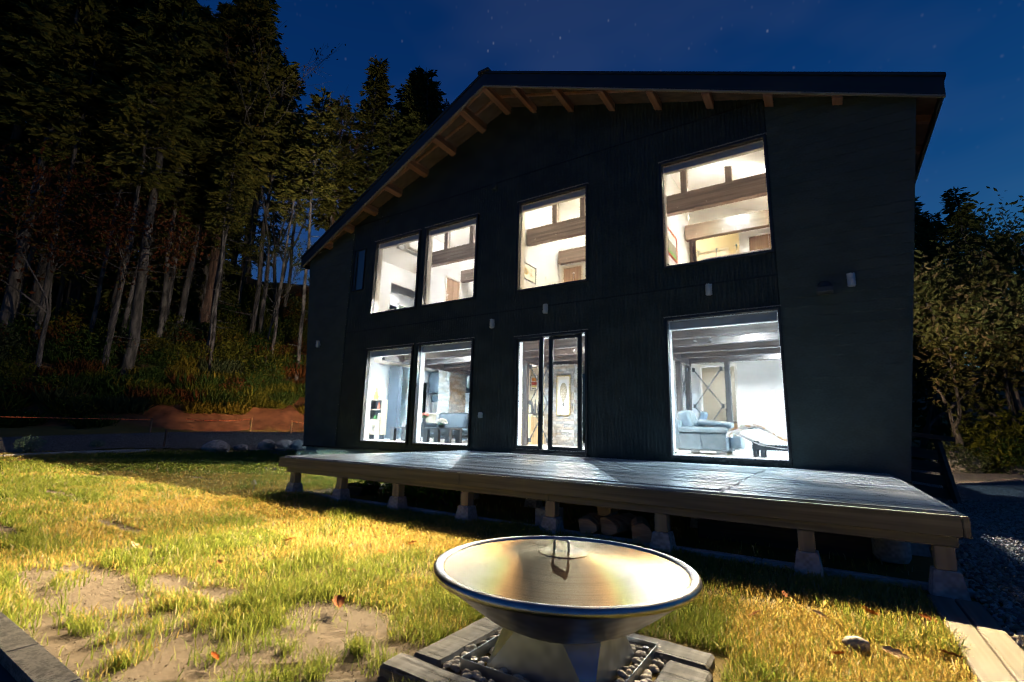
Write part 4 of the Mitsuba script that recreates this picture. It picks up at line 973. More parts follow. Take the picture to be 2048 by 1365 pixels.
def pier_mesh(h=0.155):
    a, b = 0.092, 0.064
    p = [[sx * a, sy * a, -0.02] for sx in (-1, 1) for sy in (-1, 1)] + [[sx * b, sy * b, h] for sx in (-1, 1) for sy in (-1, 1)]
    p += [[sx * (b - 0.006), sy * (b - 0.006), h + 0.004] for sx in (-1, 1) for sy in (-1, 1)]
    return trimesh.convex.convex_hull(np.array(p))


pier_d, post_d = mikit.ply(pier_mesh(), 'mat_concrete'), mikit.ply(cbox(-0.05, 0.05, -0.05, 0.05, 0.160, 0.298, 0.004), 'mat_timber_post')
for y in (-4.0, -2.65, -1.35):
    for x in (-1.73, -0.76, 0.23, 1.22, 2.21, 3.21, 4.20, 4.92):
        add('pier_block', pier_d, None, deck, world=T().translate([x, y, 0.0])); add('post', post_d, None, deck, world=T().translate([x, y, 0.0]))

# ------------------------------------------------------------------ things under and around the deck
def log(x, y, z, L, rad, ang, label):
    t = thing('firewood', label, 'firewood', 'split logs under the deck')
    r = np.random.default_rng(int(x * 1000) + int(z * 100)); n = 7
    pr = [(rad * (0.2 if i == 0 else 1) * math.cos(a) * r.uniform(.85, 1.1), rad * math.sin(a) * r.uniform(.85, 1.1)) for i, a in enumerate(np.linspace(-0.5, 2.2, n))] + [(-rad * .5, -rad * .3)]
    g = prism(Polygon(pr).convex_hull, 'y', -L / 2, L / 2)
    g.apply_transform(trimesh.transformations.rotation_matrix(ang, [0, 0, 1])); g.apply_translation((x, y, z)); scene[t] = mikit.ply(g, 'mat_bark_log')
log(2.47, -3.72, 0.07, 0.40, 0.10, 0.15, 'split log with a pale end left of the under deck row')
log(2.72, -3.66, 0.08, 0.42, 0.11, -0.2, 'split log lying second in the under deck row')
log(2.93, -3.74, 0.06, 0.40, 0.12, 0.35, 'split log tilted against its neighbour under the deck')
log(2.60, -3.60, 0.22, 0.38, 0.09, 0.05, 'split log on top of the under deck row')
t = thing('concrete_block', 'pale concrete block beside the pier under the deck', 'concrete block')
scene[t] = mikit.ply(cbox(1.88, 2.07, -3.75, -3.5, -0.01, 0.17, 0.006), 'mat_concrete')
t = thing('board_stack', 'dark boards lying under the left end of the deck', 'boards')
for i in range(3): add('board', cbox(-1.56 + i * 0.02, -1.02 + i * 0.03, -3.5, -3.2, 0.0 + i * 0.04, 0.036 + i * 0.04, 0.003), 'mat_timber_dark', t)
t = thing('storage_jar', 'pale rounded jar under the right end of the deck', 'jar')
g, _ = revolve([(0, 0.02), (0.10, 0.02), (0.12, 0.06), (0.12, 0.26), (0.07, 0.31), (0.06, 0.34), (0, 0.34)], 24, (4.72, -3.2, 0)); add('body', g, 'mat_concrete', t, smooth=40)
g, _ = revolve([(0, 0.355), (0.065, 0.355), (0.07, 0.345), (0.065, 0.335)], 20, (4.72, -3.2, 0)); add('lid', g, 'mat_steel', t, smooth=40)
t = thing('sleeper_row', 'dark timber beam lying on the ground under the deck', 'beam')
scene[t] = mikit.ply(cbox(3.3, 4.6, -3.2, -3.0, -0.02, 0.16, 0.01), 'mat_timber_dark')
add('deck_kerb', cat_(*[cbox(-1.9 + i * 1.16, -0.745 + i * 1.16, -3.92, -3.84, -0.05, 0.035, 0.006) for i in range(6)]), 'mat_concrete', kind='structure')
# trestle at the right end of the house
t = thing('wooden_trestle', 'dark wooden trestle standing beside the right house corner', 'trestle')
add('top_bar', beam_between((5.30, 1.9, 1.06), (6.0, 2.0, 0.965), 0.12, 0.07), 'mat_timber_dark', t)
for p, q in (((5.80, 2.0, 0.95), (5.93, 1.9, 0.0)), ((5.83, 2.15, 0.95), (5.93, 2.5, 0.0)), ((5.40, 2.0, 1.0), (5.34, 1.7, 0.0)), ((5.4, 2.1, 1.0), (5.36, 2.5, 0.0))):
    add('leg', beam_between(p, q, 0.10, 0.06), 'mat_timber_dark', t)
for i in range(4): add('board', beam_between((5.42, 1.9, 0.20 + i * 0.19), (5.86, 1.98, 0.14 + i * 0.19), 0.03, 0.15), 'mat_timber_dark', t)

# ------------------------------------------------------------------ fire pit
PX, PY, PZ = 3.425, -6.17, 0.372
pit = thing('fire_pit', 'round brushed steel fire pit with a shallow cone lid on the lawn', 'fire pit')
R0 = 0.535
bowl = [(0.0, 0.155), (0.16, 0.158), (0.24, 0.172), (0.33, 0.215), (0.42, 0.28), (0.48, 0.325), (0.512, 0.350)]
g, uv = revolve(bowl, 128, (PX, PY, 0)); add('bowl', g, 'mat_bowl', pit, smooth=True, uv=uv)
a = np.linspace(-0.6 * np.pi, 1.15 * np.pi, 22)
g, uv = revolve([(R0 - 0.022 + 0.022 * math.cos(q), PZ - 0.004 + 0.019 * math.sin(q)) for q in a], 160, (PX, PY, 0)); add('rim', g, 'mat_bowl', pit, smooth=True, uv=uv)
lidp = [(0.505, PZ - 0.010), (0.508, PZ - 0.002), (0.504, PZ + 0.003), (0.485, PZ + 0.0045), (0.465, PZ + 0.0065), (0.40, PZ + 0.0150), (0.30, PZ + 0.0285), (0.20, PZ + 0.0420), (0.118, PZ + 0.0528), (0.106, PZ + 0.0545), (0.1045, PZ + 0.0564), (0.100, PZ + 0.0573), (0.090, PZ + 0.0576), (0.0001, PZ + 0.0582)]
fine = []
for (r0, z0), (r1, z1) in zip(lidp[:-1], lidp[1:]):
    for q in np.linspace(0, 1, 6)[:-1]: fine.append((r0 + (r1 - r0) * q, z0 + (z1 - z0) * q))
fine.append(lidp[-1])
g, uv = revolve(fine, 192, (PX, PY, 0)); uv = uv[:, ::-1].copy()
v = np.array(g.vertices); n3 = meshkit.fbm(np.stack([v[:, 0] * 7, v[:, 1] * 7, v[:, 2] * 0], 1), 2, 9) - 0.5
v[:, 2] += 0.0010 * n3 * np.clip((0.49 - np.hypot(v[:, 0] - PX, v[:, 1] - PY)) / 0.1, 0, 1); g.vertices = v
lid = add('lid', g, 'mat_lid', pit, smooth=True, uv=uv)
hz = PZ + 0.0565; h0, h1 = np.array([PX - 0.046, PY + 0.004]), np.array([PX + 0.024, PY - 0.004])
pts = [[*h0, hz], [*h0, hz + 0.034], [*(h0 + (h1 - h0) * .03), hz + 0.042], [*(h0 + (h1 - h0) * .11), hz + 0.046], [*(h0 + (h1 - h0) * .89), hz + 0.046], [*(h0 + (h1 - h0) * .97), hz + 0.042], [*h1, hz + 0.034], [*h1, hz]]
add('handle', tube(pts, 0.0048, 10), 'mat_bowl', lid, smooth=40)
# pedestal: square on the ground turning into an octagon under the bowl
hb, ho = 0.225, 0.20
base = [[PX + sx * hb, PY + sy * hb, 0.005] for sx in (-1, 1) for sy in (-1, 1)]
top = [[PX + sx * ho, PY + sy * ho * 0.36, 0.205] for sx in (-1, 1) for sy in (-1, 1)] + [[PX + sx * ho * 0.36, PY + sy * ho, 0.205] for sx in (-1, 1) for sy in (-1, 1)]
add('pedestal', trimesh.convex.convex_hull(np.array(base + top)), 'mat_pedestal', pit)
tr = 0.29
for (x0, x1, y0, y1) in ((-tr, tr, -tr - 0.004, -tr), (-tr, tr, tr, tr + 0.004), (-tr - 0.004, -tr, -tr, tr), (tr, tr + 0.004, -tr, tr)):
    add('tray_edge', cbox(PX + x0, PX + x1, PY + y0, PY + y1, -0.01, 0.055, 0.001), 'mat_pedestal', pit)
for i, (sx, sy) in enumerate(((-1, -1), (1, -1), (-1, 1), (1, 1))):
    g, _ = revolve([(0, 0.028), (0.012, 0.026), (0.014, 0.015), (0.014, 0.0)], 10, (PX + sx * 0.255, PY + sy * 0.255, 0.02)); add('foot_bolt', g, 'mat_table_black', pit, smooth=40)
# pebbles round the pedestal
rp = np.random.default_rng(21)
bed = add('pebble_bed', box(PX - 0.345, PX + 0.345, PY - 0.345, PY + 0.345, -0.03, 0.012), 'mat_soil', kind='structure')
peb = []
for i in range(6):
    m_ = trimesh.creation.icosphere(1, 1.0); v = np.array(m_.vertices); v *= 1 + 0.25 * (meshkit.noise(v * 1.7 + i * 9)[:, None] - 0.5)
    m_.vertices = v * [1.0, 0.75, 0.55]; peb.append([mikit.ply(m_, f'mat_pebble{j}', smooth=True) for j in range(4)])
cnt = 0
for _ in range(900):
    x, y = rp.uniform(-0.345, 0.345, 2)
    if max(abs(x), abs(y)) < 0.232 or abs(max(abs(x), abs(y)) - tr) < 0.017: continue
    if y > 0.26 and x < 0.0: continue
    s = rp.uniform(0.012, 0.023); M = T().translate([PX + x, PY + y, 0.012 + rp.uniform(0.0, 0.022)]).rotate([0, 0, 1], rp.uniform(0, 360)).rotate([1, 0, 0], rp.uniform(-30, 30)).scale(s)
    add('pebble', peb[rp.integers(6)][rp.integers(4)], None, bed, world=M); cnt += 1
    if cnt >= 290: break
# weathered sleepers framing the pit
def sleeper(x0, x1, y0, y1, label, z1=0.038):
    t = thing('timber_sleeper', label, 'timber sleeper', 'weathered sleepers framing the fire pit')
    g = cbox(x0, x1, y0, y1, -0.08, z1, 0.012).subdivide().subdivide().subdivide(); v = np.array(g.vertices)
    v[:, 2] += np.where(v[:, 2] > 0.02, 0.014 * (meshkit.fbm(v * [7, 14, 3], 3, 3) - 0.5), 0); v[:, :2] += 0.010 * (meshkit.fbm(v * [9, 9, 9] + 4, 3, 5) - 0.5)[:, None]; g.vertices = v
    scene[t] = mikit.ply(g, 'mat_sleeper', smooth=35)
sleeper(PX - 0.50, PX - 0.355, PY - 0.34, PY + 0.30, 'dark sleeper along the left side of the fire pit')
sleeper(PX - 0.54, PX + 0.10, PY - 0.48, PY - 0.355, 'cracked sleeper at the front left of the fire pit')
sleeper(PX - 0.35, PX + 0.10, PY + 0.36, PY + 0.475, 'dark sleeper behind the fire pit pedestal')
sleeper(PX + 0.105, PX + 0.50, PY + 0.235, PY + 0.395, 'dark sleeper at the back right of the fire pit')
sleeper(PX + 0.352, PX + 0.525, PY - 0.40, PY + 0.222, 'broad grey sleeper along the right side of the fire pit')

# ------------------------------------------------------------------ low wall at the front left, edging boards at the right
t = thing('low_wall', 'low dark wall with a rough grey cap in the near left corner', 'wall')
add('body', cbox(-2.0, 3.95, -7.90, -7.705, -0.1, 0.425, 0.006), 'mat_cap_side', t)
for i in range(24):
    add('cap_board', cbox(-2.0 + i * 0.248 + 0.0008, -2.0 + (i + 1) * 0.248 - 0.0008, -7.735, -7.68, 0.427, 0.450, 0.002), 'mat_cap', t)
for i, (x0, x1, lb) in enumerate(((4.80, 4.915, 'pale edging plank between the lawn and the gravel, next to the grass'), (4.922, 5.03, 'pale edging plank between the lawn and the gravel, next to the gravel'))):
    t = thing('edging_plank', lb, 'plank', 'edging planks beside the gravel drive'); scene[t] = mikit.ply(cbox(x0, x1, -6.6, -4.15, -0.06, 0.032, 0.006), 'mat_plank_pale')
# sprinkler
t = thing('sprinkler', 'small metal sprinkler head on a spike in the lawn', 'sprinkler')
add('spike', tube([(-2.33, -4.22, -0.02), (-2.33, -4.22, 0.10)], 0.010, 8), 'mat_steel', t); add('head', cat_(cbox(-2.37, -2.29, -4.24, -4.20, 0.10, 0.13, 0.006), cbox(-2.35, -2.31, -4.235, -4.205, 0.13, 0.155, 0.005)), 'mat_steel', t); add('arm', tube([(-2.37, -4.22, 0.11), (-2.40, -4.22, 0.135), (-2.36, -4.22, 0.158)], 0.005, 6), 'mat_steel', t)
# rope fence
def stake(x, y, h_, label, m='mat_stake'):
    t = thing('stake', label, 'stake', 'thin stakes of the rope fence'); z = float(H(x, y)); scene[t] = mikit.ply(cbox(x - 0.022, x + 0.022, y - 0.022, y + 0.022, z - 0.1, z + h_, 0.004), m)
    return np.array([x, y, z + h_ - 0.05])
s1 = stake(-12.05, -1.5, 0.55, 'brown stake at the edge of the far lawn', 'mat_bark_red'); s0 = stake(-15.0, -0.8, 0.52, 'dark stake in shadow below the bank', 'mat_bark_red'); s2 = stake(-14.65, 2.44, 0.58, 'orange stake holding the rope end below the bank'); s3 = stake(-13.6, 3.5, 0.56, 'orange stake nearest the left house corner')
def rope(a, b, sag, label):
    t = thing('rope', label, 'rope', 'orange ropes of the fence'); u = np.linspace(0, 1, 14)[:, None]; scene[t] = mikit.ply(tube(a + (b - a) * u - np.array([0, 0, 1]) * sag * 4 * u * (1 - u), 0.012, 6), 'mat_rope')
rope(np.array([-15.9, -7.5, 0.95]), s0, 0.02, 'orange rope in the shadow at the far left'); rope(s0 + [0.1, 1.0, 0.05], s2, 0.06, 'orange rope between the dark stake and the orange stake'); rope(s3, np.array([-12.6, 4.6, 0.95]), 0.02, 'orange rope running behind the house corner')
# boulders
def boulder(x, y, rx, ry, h_, seed, label, group='boulders at the end of the lawn'):
    t = thing('boulder', label, 'boulder', group); m_ = trimesh.creation.icosphere(4); v = np.array(m_.vertices)
    v *= (1 + 0.55 * (meshkit.fbm(v * 1.3 + seed, 4, seed) - 0.5) + 0.10 * (meshkit.fbm(v * 4 + seed, 3, seed) - 0.5))[:, None]
    m_.vertices = v * [rx, ry, h_] + [x, y, float(H(x, y)) + h_ * 0.35]; scene[t] = mikit.ply(m_, 'mat_boulder', smooth=True)
boulder(-10.95, -0.55, 0.36, 0.36, 0.24, 1, 'largest pale boulder at the left end of the row'); boulder(-10.9, 0.15, 0.24, 0.2, 0.13, 2, 'small flat boulder right of the largest one'); boulder(-10.7, 0.85, 0.30, 0.28, 0.21, 3, 'rounded boulder in the middle of the row')
boulder(-10.75, 1.5, 0.30, 0.25, 0.21, 4, 'bluish boulder fourth in the row'); boulder(-10.4, 1.75, 0.26, 0.22, 0.22, 6, 'upright boulder fifth in the row'); boulder(-10.0, 2.35, 0.30, 0.26, 0.22, 5, 'brown boulder nearest the left house corner')
boulder(7.62, 12.9, 0.75, 0.6, 0.5, 8, 'grey boulder under the shrubs behind the drive', 'boulders behind the drive'); boulder(9.3, 14.0, 0.6, 0.35, 0.2, 9, 'low reddish boulder at the drive edge', 'boulders behind the drive')
add('lawn_edging', cat_(*[beam_between(a_, b_, 0.10, 0.12) for a_, b_ in zip([(-11.5, -6.2, .01), (-11.62, -4.9, .03), (-11.75, -3.6, .08)], [(-11.61, -4.93, .03), (-11.74, -3.63, .08), (-11.6, -2.0, .11)])]), 'mat_concrete', kind='structure')
# ------------------------------------------------------------------ grass
def grass():
    r = np.random.default_rng(99)
    cam = np.array(CAM[:2]); parts = []
    for (d0, d1, n, a0, a1) in ((0.9, 3.2, 230000, -95, 40), (3.2, 6.0, 210000, -92, 20), (6.0, 10.0, 120000, -90, -28), (10.0, 18.0, 110000, -88, -42)):
        u = r.random(n); d = np.sqrt(d0 * d0 + u * (d1 * d1 - d0 * d0)); a = np.radians(r.uniform(a0, a1, n))
        parts.append(np.stack([cam[0] + d * np.sin(a), cam[1] + d * np.cos(a)], 1))
    for _ in range(40):      # tufts that hold on in the bare soil
        q = r.integers(0, 8); cx, cy, rx, ry = BARE[q]; c = np.array([cx + rx * r.uniform(-1, 1), cy + ry * r.uniform(-1, 1)]); parts.append(c + r.normal(0, r.uniform(0.02, 0.055), (170, 2)))
    ntuft = 40 * 170
    P = np.vstack(parts); x, y = P[:, 0], P[:, 1]; tuft_on = np.arange(len(x)) >= len(x) - ntuft
    s = (x - 4.4) * -0.906 + (y + 8.1) * 0.423
    edge = meshkit.fbm(np.stack([x * 1.5, y * 1.5, x * 0], 1), 3, 8) - 0.5
    keep = (s < 16.7 + edge) & (y > -7.66) & (x < 4.79 + 0.1 * edge)
    keep &= ~((x > -7.6) & (y > -0.1)) & ~((np.abs(x - PX) < 0.53 + 0.12 * edge) & (np.abs(y - PY) < 0.48 + 0.10 * edge))
    keep &= ~((x > -1.95) & (x < 5.05) & (y > -3.98 + 0.1 * edge) & (r.random(len(x)) > 0.03))
    keep &= ~((x > -7.6) & (y > -0.9 + edge) & (x < -1.9))
    patch = meshkit.fbm(np.stack([x * 5, y * 5, x * 0 + 2], 1), 3, 12)
    keep &= (r.random(len(x)) > np.minimum(bare(x, y) * 1.05, 0.985)) | tuft_on
    keep &= r.random(len(x)) < np.clip(0.35 + 1.6 * (patch - 0.28), 0.2, 1)
    x, y, patch = x[keep], y[keep], patch[keep]; n = len(x)
    d = np.hypot(x - cam[0], y - cam[1])
    z = H(x, y)
    big = meshkit.fbm(np.stack([x * 0.55, y * 0.55, x * 0 + 7], 1), 3, 20); tuft = meshkit.fbm(np.stack([x * 2.2, y * 2.2, x * 0 + 1], 1), 3, 22)
    edge_deck = np.exp(-np.abs(y + 4.1) / 0.25) * (x > -2)
    tuftc = np.clip((tuft - 0.48) * 5, 0, 1)
    L = (0.026 + 0.034 * r.random(n) + 0.050 * tuftc * r.random(n) + 0.03 * edge_deck * r.random(n)) * np.where(d < 3.5, 1.0, 1.0 + 0.04 * (d - 3.5))
    for cx, cy, rad in ((2.95, -6.28, 0.22), (1.95, -6.85, 0.24), (2.45, -6.86, 0.05), (1.2, -7.35, 0.35), (0.45, -6.72, 0.14)):
        L += 0.045 * np.exp(-((x - cx) ** 2 + (y - cy) ** 2) / rad ** 2) * r.random(n)
    W = (0.0013 + 0.0011 * r.random(n)) * np.clip(d / 2.2, 1.0, 7.0)
    az = r.uniform(0, 2 * np.pi, n); lean = r.uniform(0.15, 0.95, n); dirx, diry = np.cos(az) * lean, np.sin(az) * lean
    wa = az + np.pi / 2 + r.normal(0, 0.5, n)
    wx, wy = np.cos(wa) * W, np.sin(wa) * W
    b = np.stack([x, y, z - 0.006], 1)
    def blades(m, lv):
        V = []
        for t in lv:
            c = b[m] + np.stack([dirx * L * t * t, diry * L * t * t, L * t * (1 - 0.25 * lean * t)], 1)[m]
            if t < 1:
                w_ = np.stack([wx, wy, wx * 0], 1)[m] * (1 - 0.55 * t); V += [c - w_, c + w_]
            else: V.append(c)
        V = np.stack(V, 1); q = V.shape[1]; k = np.arange(len(V))[:, None] * q
        tri = [[2 * i, 2 * i + 1, 2 * i + 3] for i in range(len(lv) - 2)] + [[2 * i, 2 * i + 3, 2 * i + 2] for i in range(len(lv) - 2)] + [[q - 3, q - 2, q - 1]]
        return V, np.concatenate([k + a_ for a_ in tri], 1).reshape(-1, 3), np.repeat(lv, 2)[:q]
    straw = np.clip(0.30 + 2.2 * (big - 0.5) + 0.85 * np.exp(-((y + 4.9 + 0.08 * x) / 0.75) ** 2) * (x < 2.2) + 0.42 * (x > 3.9) + 0.35 * edge_deck - 0.75 * tuftc - 0.55 * (d < 2.4) * (x < 3.3) - 0.5 * np.clip((-x - 6.5) / 2, 0, 1) * (y > -4), 0, 1)
    pick = r.random(n); dry = pick < straw * 0.85
    c1 = np.array([0.105, 0.155, 0.024]) + r.random((n, 1)) * np.array([0.13, 0.11, 0.025]); c2 = np.array([0.36, 0.25, 0.058]) + r.random((n, 1)) * np.array([0.18, 0.15, 0.08])
    c3 = np.array([0.42, 0.36, 0.24])
    col = np.where(dry[:, None], c2, c1); pale = (r.random(n) < 0.06)[:, None]; col = np.where(pale, c3, col)
    tipped = r.random((n, 1, 1)) < 0.4
    out, off = [], 0
    for m, lv in ((d < 3.2, [0.0, 0.45, 0.8, 1.0]), (d >= 3.2, [0.0, 0.6, 1.0])):
        V, F, tt = blades(m, lv); tip = tt[None, :, None] ** 2 * tipped[m] * 0.5
        c = col[m][:, None] * (1 - tip) + np.array([0.40, 0.30, 0.07]) * tip
        out.append((V.reshape(-1, 3), F + off, c.reshape(-1, 3))); off += V.shape[0] * V.shape[1]
    return tuple(np.vstack(q) for q in zip(*out))


V, F, Cc = grass()
add('grass', (V, F), 'mat_grass', color=Cc, label='patchy yellow green lawn grass with straw coloured areas', kind='stuff')
print('grass triangles', len(F))

# fallen leaves
def fallen(x, y, s, c, label=None, curl=0.5):
    t = thing('fallen_leaf', label or 'small dry brown leaf lying in the lawn grass', 'leaf', 'dry leaves scattered on the lawn')
    r = np.random.default_rng(int(abs(x * 1000)) + 3); n = 9
    a = np.linspace(-1, 1, n); w = np.cos(a * np.pi / 2) ** 0.7 * 0.42 * (1 + 0.25 * np.sin(a * 9))
    V = []
    for sgn in (-1, 0, 1):
        V += [[a[i], sgn * w[i], curl * (abs(sgn) * 0.45 * w[i] * 2 + 0.25 * a[i] ** 2)] for i in range(n)]
    V = np.array(V) * s; f = []
    for q in range(2):
        for i in range(n - 1): f.append([q * n + i, q * n + i + 1, (q + 1) * n + i + 1, (q + 1) * n + i])
    g = trimesh.Trimesh(V, np.vstack([np.array(f)[:, [0, 1, 2]], np.array(f)[:, [0, 2, 3]]]), process=False)
    g.apply_transform(trimesh.transformations.euler_matrix(r.uniform(-0.5, 0.5), r.uniform(-0.5, 0.5), r.uniform(0, 6.28))); g.apply_translation((x, y, float(H(x, y)) + 0.03))
    scene[t] = mikit.ply(g, 'mat_dead_leaf', smooth=True, color=np.tile(c, (len(g.vertices), 1)) * (0.7 + 0.6 * r.random((len(g.vertices), 1))))
RUST, PALE, DARK = (0.36, 0.10, 0.03), (0.40, 0.27, 0.17), (0.20, 0.085, 0.045)
fallen(2.24, -6.33, 0.070, DARK, 'large curled brown leaf on the edge of the bare sand patch', 0.9); fallen(0.16, -6.47, 0.06, PALE, 'pale curled leaf standing in the far bare sand', 1.0); fallen(2.33, -6.97, 0.026, RUST, 'small red brown leaf beside the lone grass tuft')
fallen(4.49, -4.74, 0.055, RUST, 'rusty leaf with a pale edge in the grass right of the fire pit', 0.8); fallen(4.74, -4.68, 0.05, RUST, 'orange leaf in the grass nearest the gravel')
fallen(1.61, -5.48, 0.042, RUST, 'orange leaf in the open lawn left of the fire pit'); fallen(0.75, -5.65, 0.042, RUST, 'orange leaf in the sunny middle of the lawn')
for x, y, s, c in [(4.28, -4.97, .045, PALE), (4.75, -5.16, .045, DARK), (1.57, -5.13, .04, RUST), (4.1, -4.7, .04, DARK), (4.55, -5.3, .05, PALE), (1.2, -6.05, .035, PALE), (1.8, -5.9, .035, DARK), (0.1, -5.3, .035, RUST), (-0.6, -5.6, .04, PALE), (2.5, -5.6, .035, PALE), (4.35, -5.45, .04, RUST), (2.0, -5.3, .03, DARK), (-2.0, -5.2, .04, PALE), (4.0, -5.15, .04, DARK), (1.0, -6.3, .03, DARK)]:
    fallen(x, y, s, c)
t = thing('stone', 'small grey stone in the grass right of the fire pit', 'stone'); m_ = trimesh.creation.icosphere(3); v = np.array(m_.vertices); v *= (1 + 0.5 * (meshkit.fbm(v * 1.5, 3, 3) - 0.5))[:, None]; m_.vertices = v * [0.05, 0.035, 0.03] + [4.42, -5.28, 0.03]; scene[t] = mikit.ply(m_, 'mat_boulder', smooth=True)

def crumbs():
    r = np.random.default_rng(17); n = 26000; bv = np.array([[1, 0, -.4], [-.5, .87, -.4], [-.5, -.87, -.4], [0, 0, .8]]); bf = np.array([[0, 1, 3], [1, 2, 3], [2, 0, 3]])
    x, y = r.uniform(-1.4, 3.4, n), r.uniform(-7.6, -6.0, n); k = r.random(n) < bare(x, y) * 0.95 + 0.03; x, y = x[k], y[k]; n = len(x)
    ok = ~((np.abs(x - PX) < 0.55) & (np.abs(y - PY) < 0.5)); x, y = x[ok], y[ok]; n = len(x)
    s = 0.0013 + 0.004 * r.random(n) ** 5; q, _ = np.linalg.qr(r.normal(size=(n, 3, 3)))
    zz = H(x, y) + np.interp(0, [0], [0]) + 0.001
    gi, gj = np.clip(np.searchsorted(gx, x) - 1, 0, len(gx) - 2), np.clip(np.searchsorted(gy, y) - 1, 0, len(gy) - 2); zz = Z[gi, gj] + 0.001
    V = np.einsum('nij,kj->nki', q, bv) * s[:, None, None] + np.stack([x, y, zz], 1)[:, None]; F = (bf[None] + np.arange(n)[:, None, None] * 4).reshape(-1, 3)
    c = np.array([0.14, 0.108, 0.078]) * (0.5 + 1.2 * r.random((n, 1))); add('soil_crumbs', (V.reshape(-1, 3), F), 'mat_dead_leaf', color=np.repeat(c[:, None], 4, 1).reshape(-1, 3), label='loose crumbs of sandy soil on the bare patches', kind='stuff')
crumbs()
# gravel stones on the near part of the drive
def gravel_stones(n, x0, x1, y0, y1, s0, s1, name, m):
    r = np.random.default_rng(31); base = trimesh.creation.icosahedron(); bv, bf = np.array(base.vertices), np.array(base.faces)
    x, y = r.uniform(x0, x1, n), y0 + (y1 - y0) * r.random(n) ** 1.4; s = r.uniform(s0, s1, n)
    q = r.normal(size=(n, 3, 3)); q, _ = np.linalg.qr(q)
    V = np.einsum('nij,kj->nki', q, bv * [1, .8, .55]) * s[:, None, None] * (1 + 0.15 * r.normal(size=(n, len(bv), 1))) + np.stack([x, y, H(x, y) + 0.012 + s * .3], 1)[:, None]
    F = (bf[None] + np.arange(n)[:, None, None] * len(bv)).reshape(-1, 3)
    c = np.array([0.30, 0.27, 0.235]) * (0.35 + 1.1 * r.random((n, 1))) * np.array([1, 1, 1]) + r.normal(0, .012, (n, 3)); c = np.repeat(np.clip(c, .03, .75)[:, None], len(bv), 1).reshape(-1, 3)
    add(name, (V.reshape(-1, 3), F), 'mat_dead_leaf', color=c, smooth=False, label='loose grey gravel stones covering the drive beside the deck', kind='stuff')
gravel_stones(26000, 5.04, 6.9, -5.4, 2.6, 0.008, 0.022, 'gravel', 'mat_dead_leaf')
# ------------------------------------------------------------------ vegetation prototypes
def ref(i): return {'type': 'ref', 'id': i}
def group_of(name, **parts): scene[name] = {'type': 'shapegroup', **parts}


def limb(p0, d, L, r0, r1, n=6, wob=0.12, droop=0.0, r=rng):
    p = [np.array(p0, float)]; d = np.array(d, float) / np.linalg.norm(d)
    for i in range(n):
        d = d + r.normal(0, wob, 3) + np.array([0, 0, -droop / n]); d /= np.linalg.norm(d); p.append(p[-1] + d * L / n)
    return np.array(p), np.linspace(r0, r1, n + 1)


def conifer(seed, h=20.0, base=0.42, wide=2.5, bark='mat_bark_red', dens=1.0, col=((0.04, 0.055, 0.016), (0.12, 0.115, 0.030)), trunk_r=0.21):
    r = np.random.default_rng(seed)
    zz = np.linspace(0, h, 14); off = np.cumsum(r.normal(0, 0.05, (14, 2)), 0); off -= off[0]
    tr_ = tube(np.column_stack([off, zz]), trunk_r * (1 - zz / h) ** 0.75 + 0.015, 9)
    br, C, D, Lf = [], [], [], []
    for i in range(9):      # dead snags below the crown
        z = r.uniform(0.08, max(base, 0.12)) * h; a = r.uniform(0, 6.28); o = np.array([np.interp(z, zz, off[:, 0]), np.interp(z, zz, off[:, 1]), z])
        P, R = limb(o, [math.cos(a), math.sin(a), r.uniform(-.3, .35)], r.uniform(0.6, 1.7), 0.022, 0.005, 4, r=r); br.append(tube(P, R, 4, False))
    z = base * h
    while z < h * 0.985:
        u = (z - base * h) / (h * (1 - base)); nb = r.integers(4, 8)
        for _ in range(nb):
            a = r.uniform(0, 6.28); L = wide * (1 - u) ** 0.75 * min(1, 0.45 + 2.6 * u) * r.uniform(0.55, 1.15) + 0.22
            o = np.array([np.interp(z, zz, off[:, 0]), np.interp(z, zz, off[:, 1]), z + r.uniform(-.2, .2)])
            P, R = limb(o, [math.cos(a), math.sin(a), 0.25 - 0.25 * (1 - u)], L, 0.028, 0.006, 5, 0.10, 0.35, r=r)
            if r.random() < 0.7: br.append(tube(P, R, 4, False))
            m_ = int((7 + 11 * L) * dens)
            t = r.uniform(0.12, 1.05, m_) ** 0.8; idx_ = np.clip(t, 0, 1) * 5; q = np.stack([np.interp(idx_, range(6), P[:, k]) for k in range(3)], 1)
            dd = (P[-1] - P[0]) / np.linalg.norm(P[-1] - P[0]); side = np.cross(dd, [0, 0, 1])
            d = dd + side * r.normal(0, 0.9, (m_, 1)) + np.array([0, 0, 1]) * r.normal(-0.25, 0.35, (m_, 1))
            C.append(q + d * 0.16 + r.normal(0, 0.07, (m_, 3))); D.append(d); Lf.append(r.uniform(0.28, 0.60, m_))
        z += r.uniform(0.24, 0.46) * (1.15 - 0.4 * u)
    C, D, Lf = np.vstack(C), np.vstack(D), np.concatenate(Lf)
    v, f = leaf_tris(C, D, Lf, Lf * 0.34)
    c = np.array(col[0]) + (np.array(col[1]) - np.array(col[0])) * np.clip(r.random((len(C), 1)) * 0.7 + 0.5 * (meshkit.fbm(C * 0.7, 3, seed)[:, None] - 0.35), 0, 1)
    return {'trunk': mikit.ply(tr_, bark, smooth=True), 'branches': mikit.ply(cat_(br), bark), 'crown': mikit.ply((v, f), 'mat_needles', color=np.repeat(c, 4, 0))}


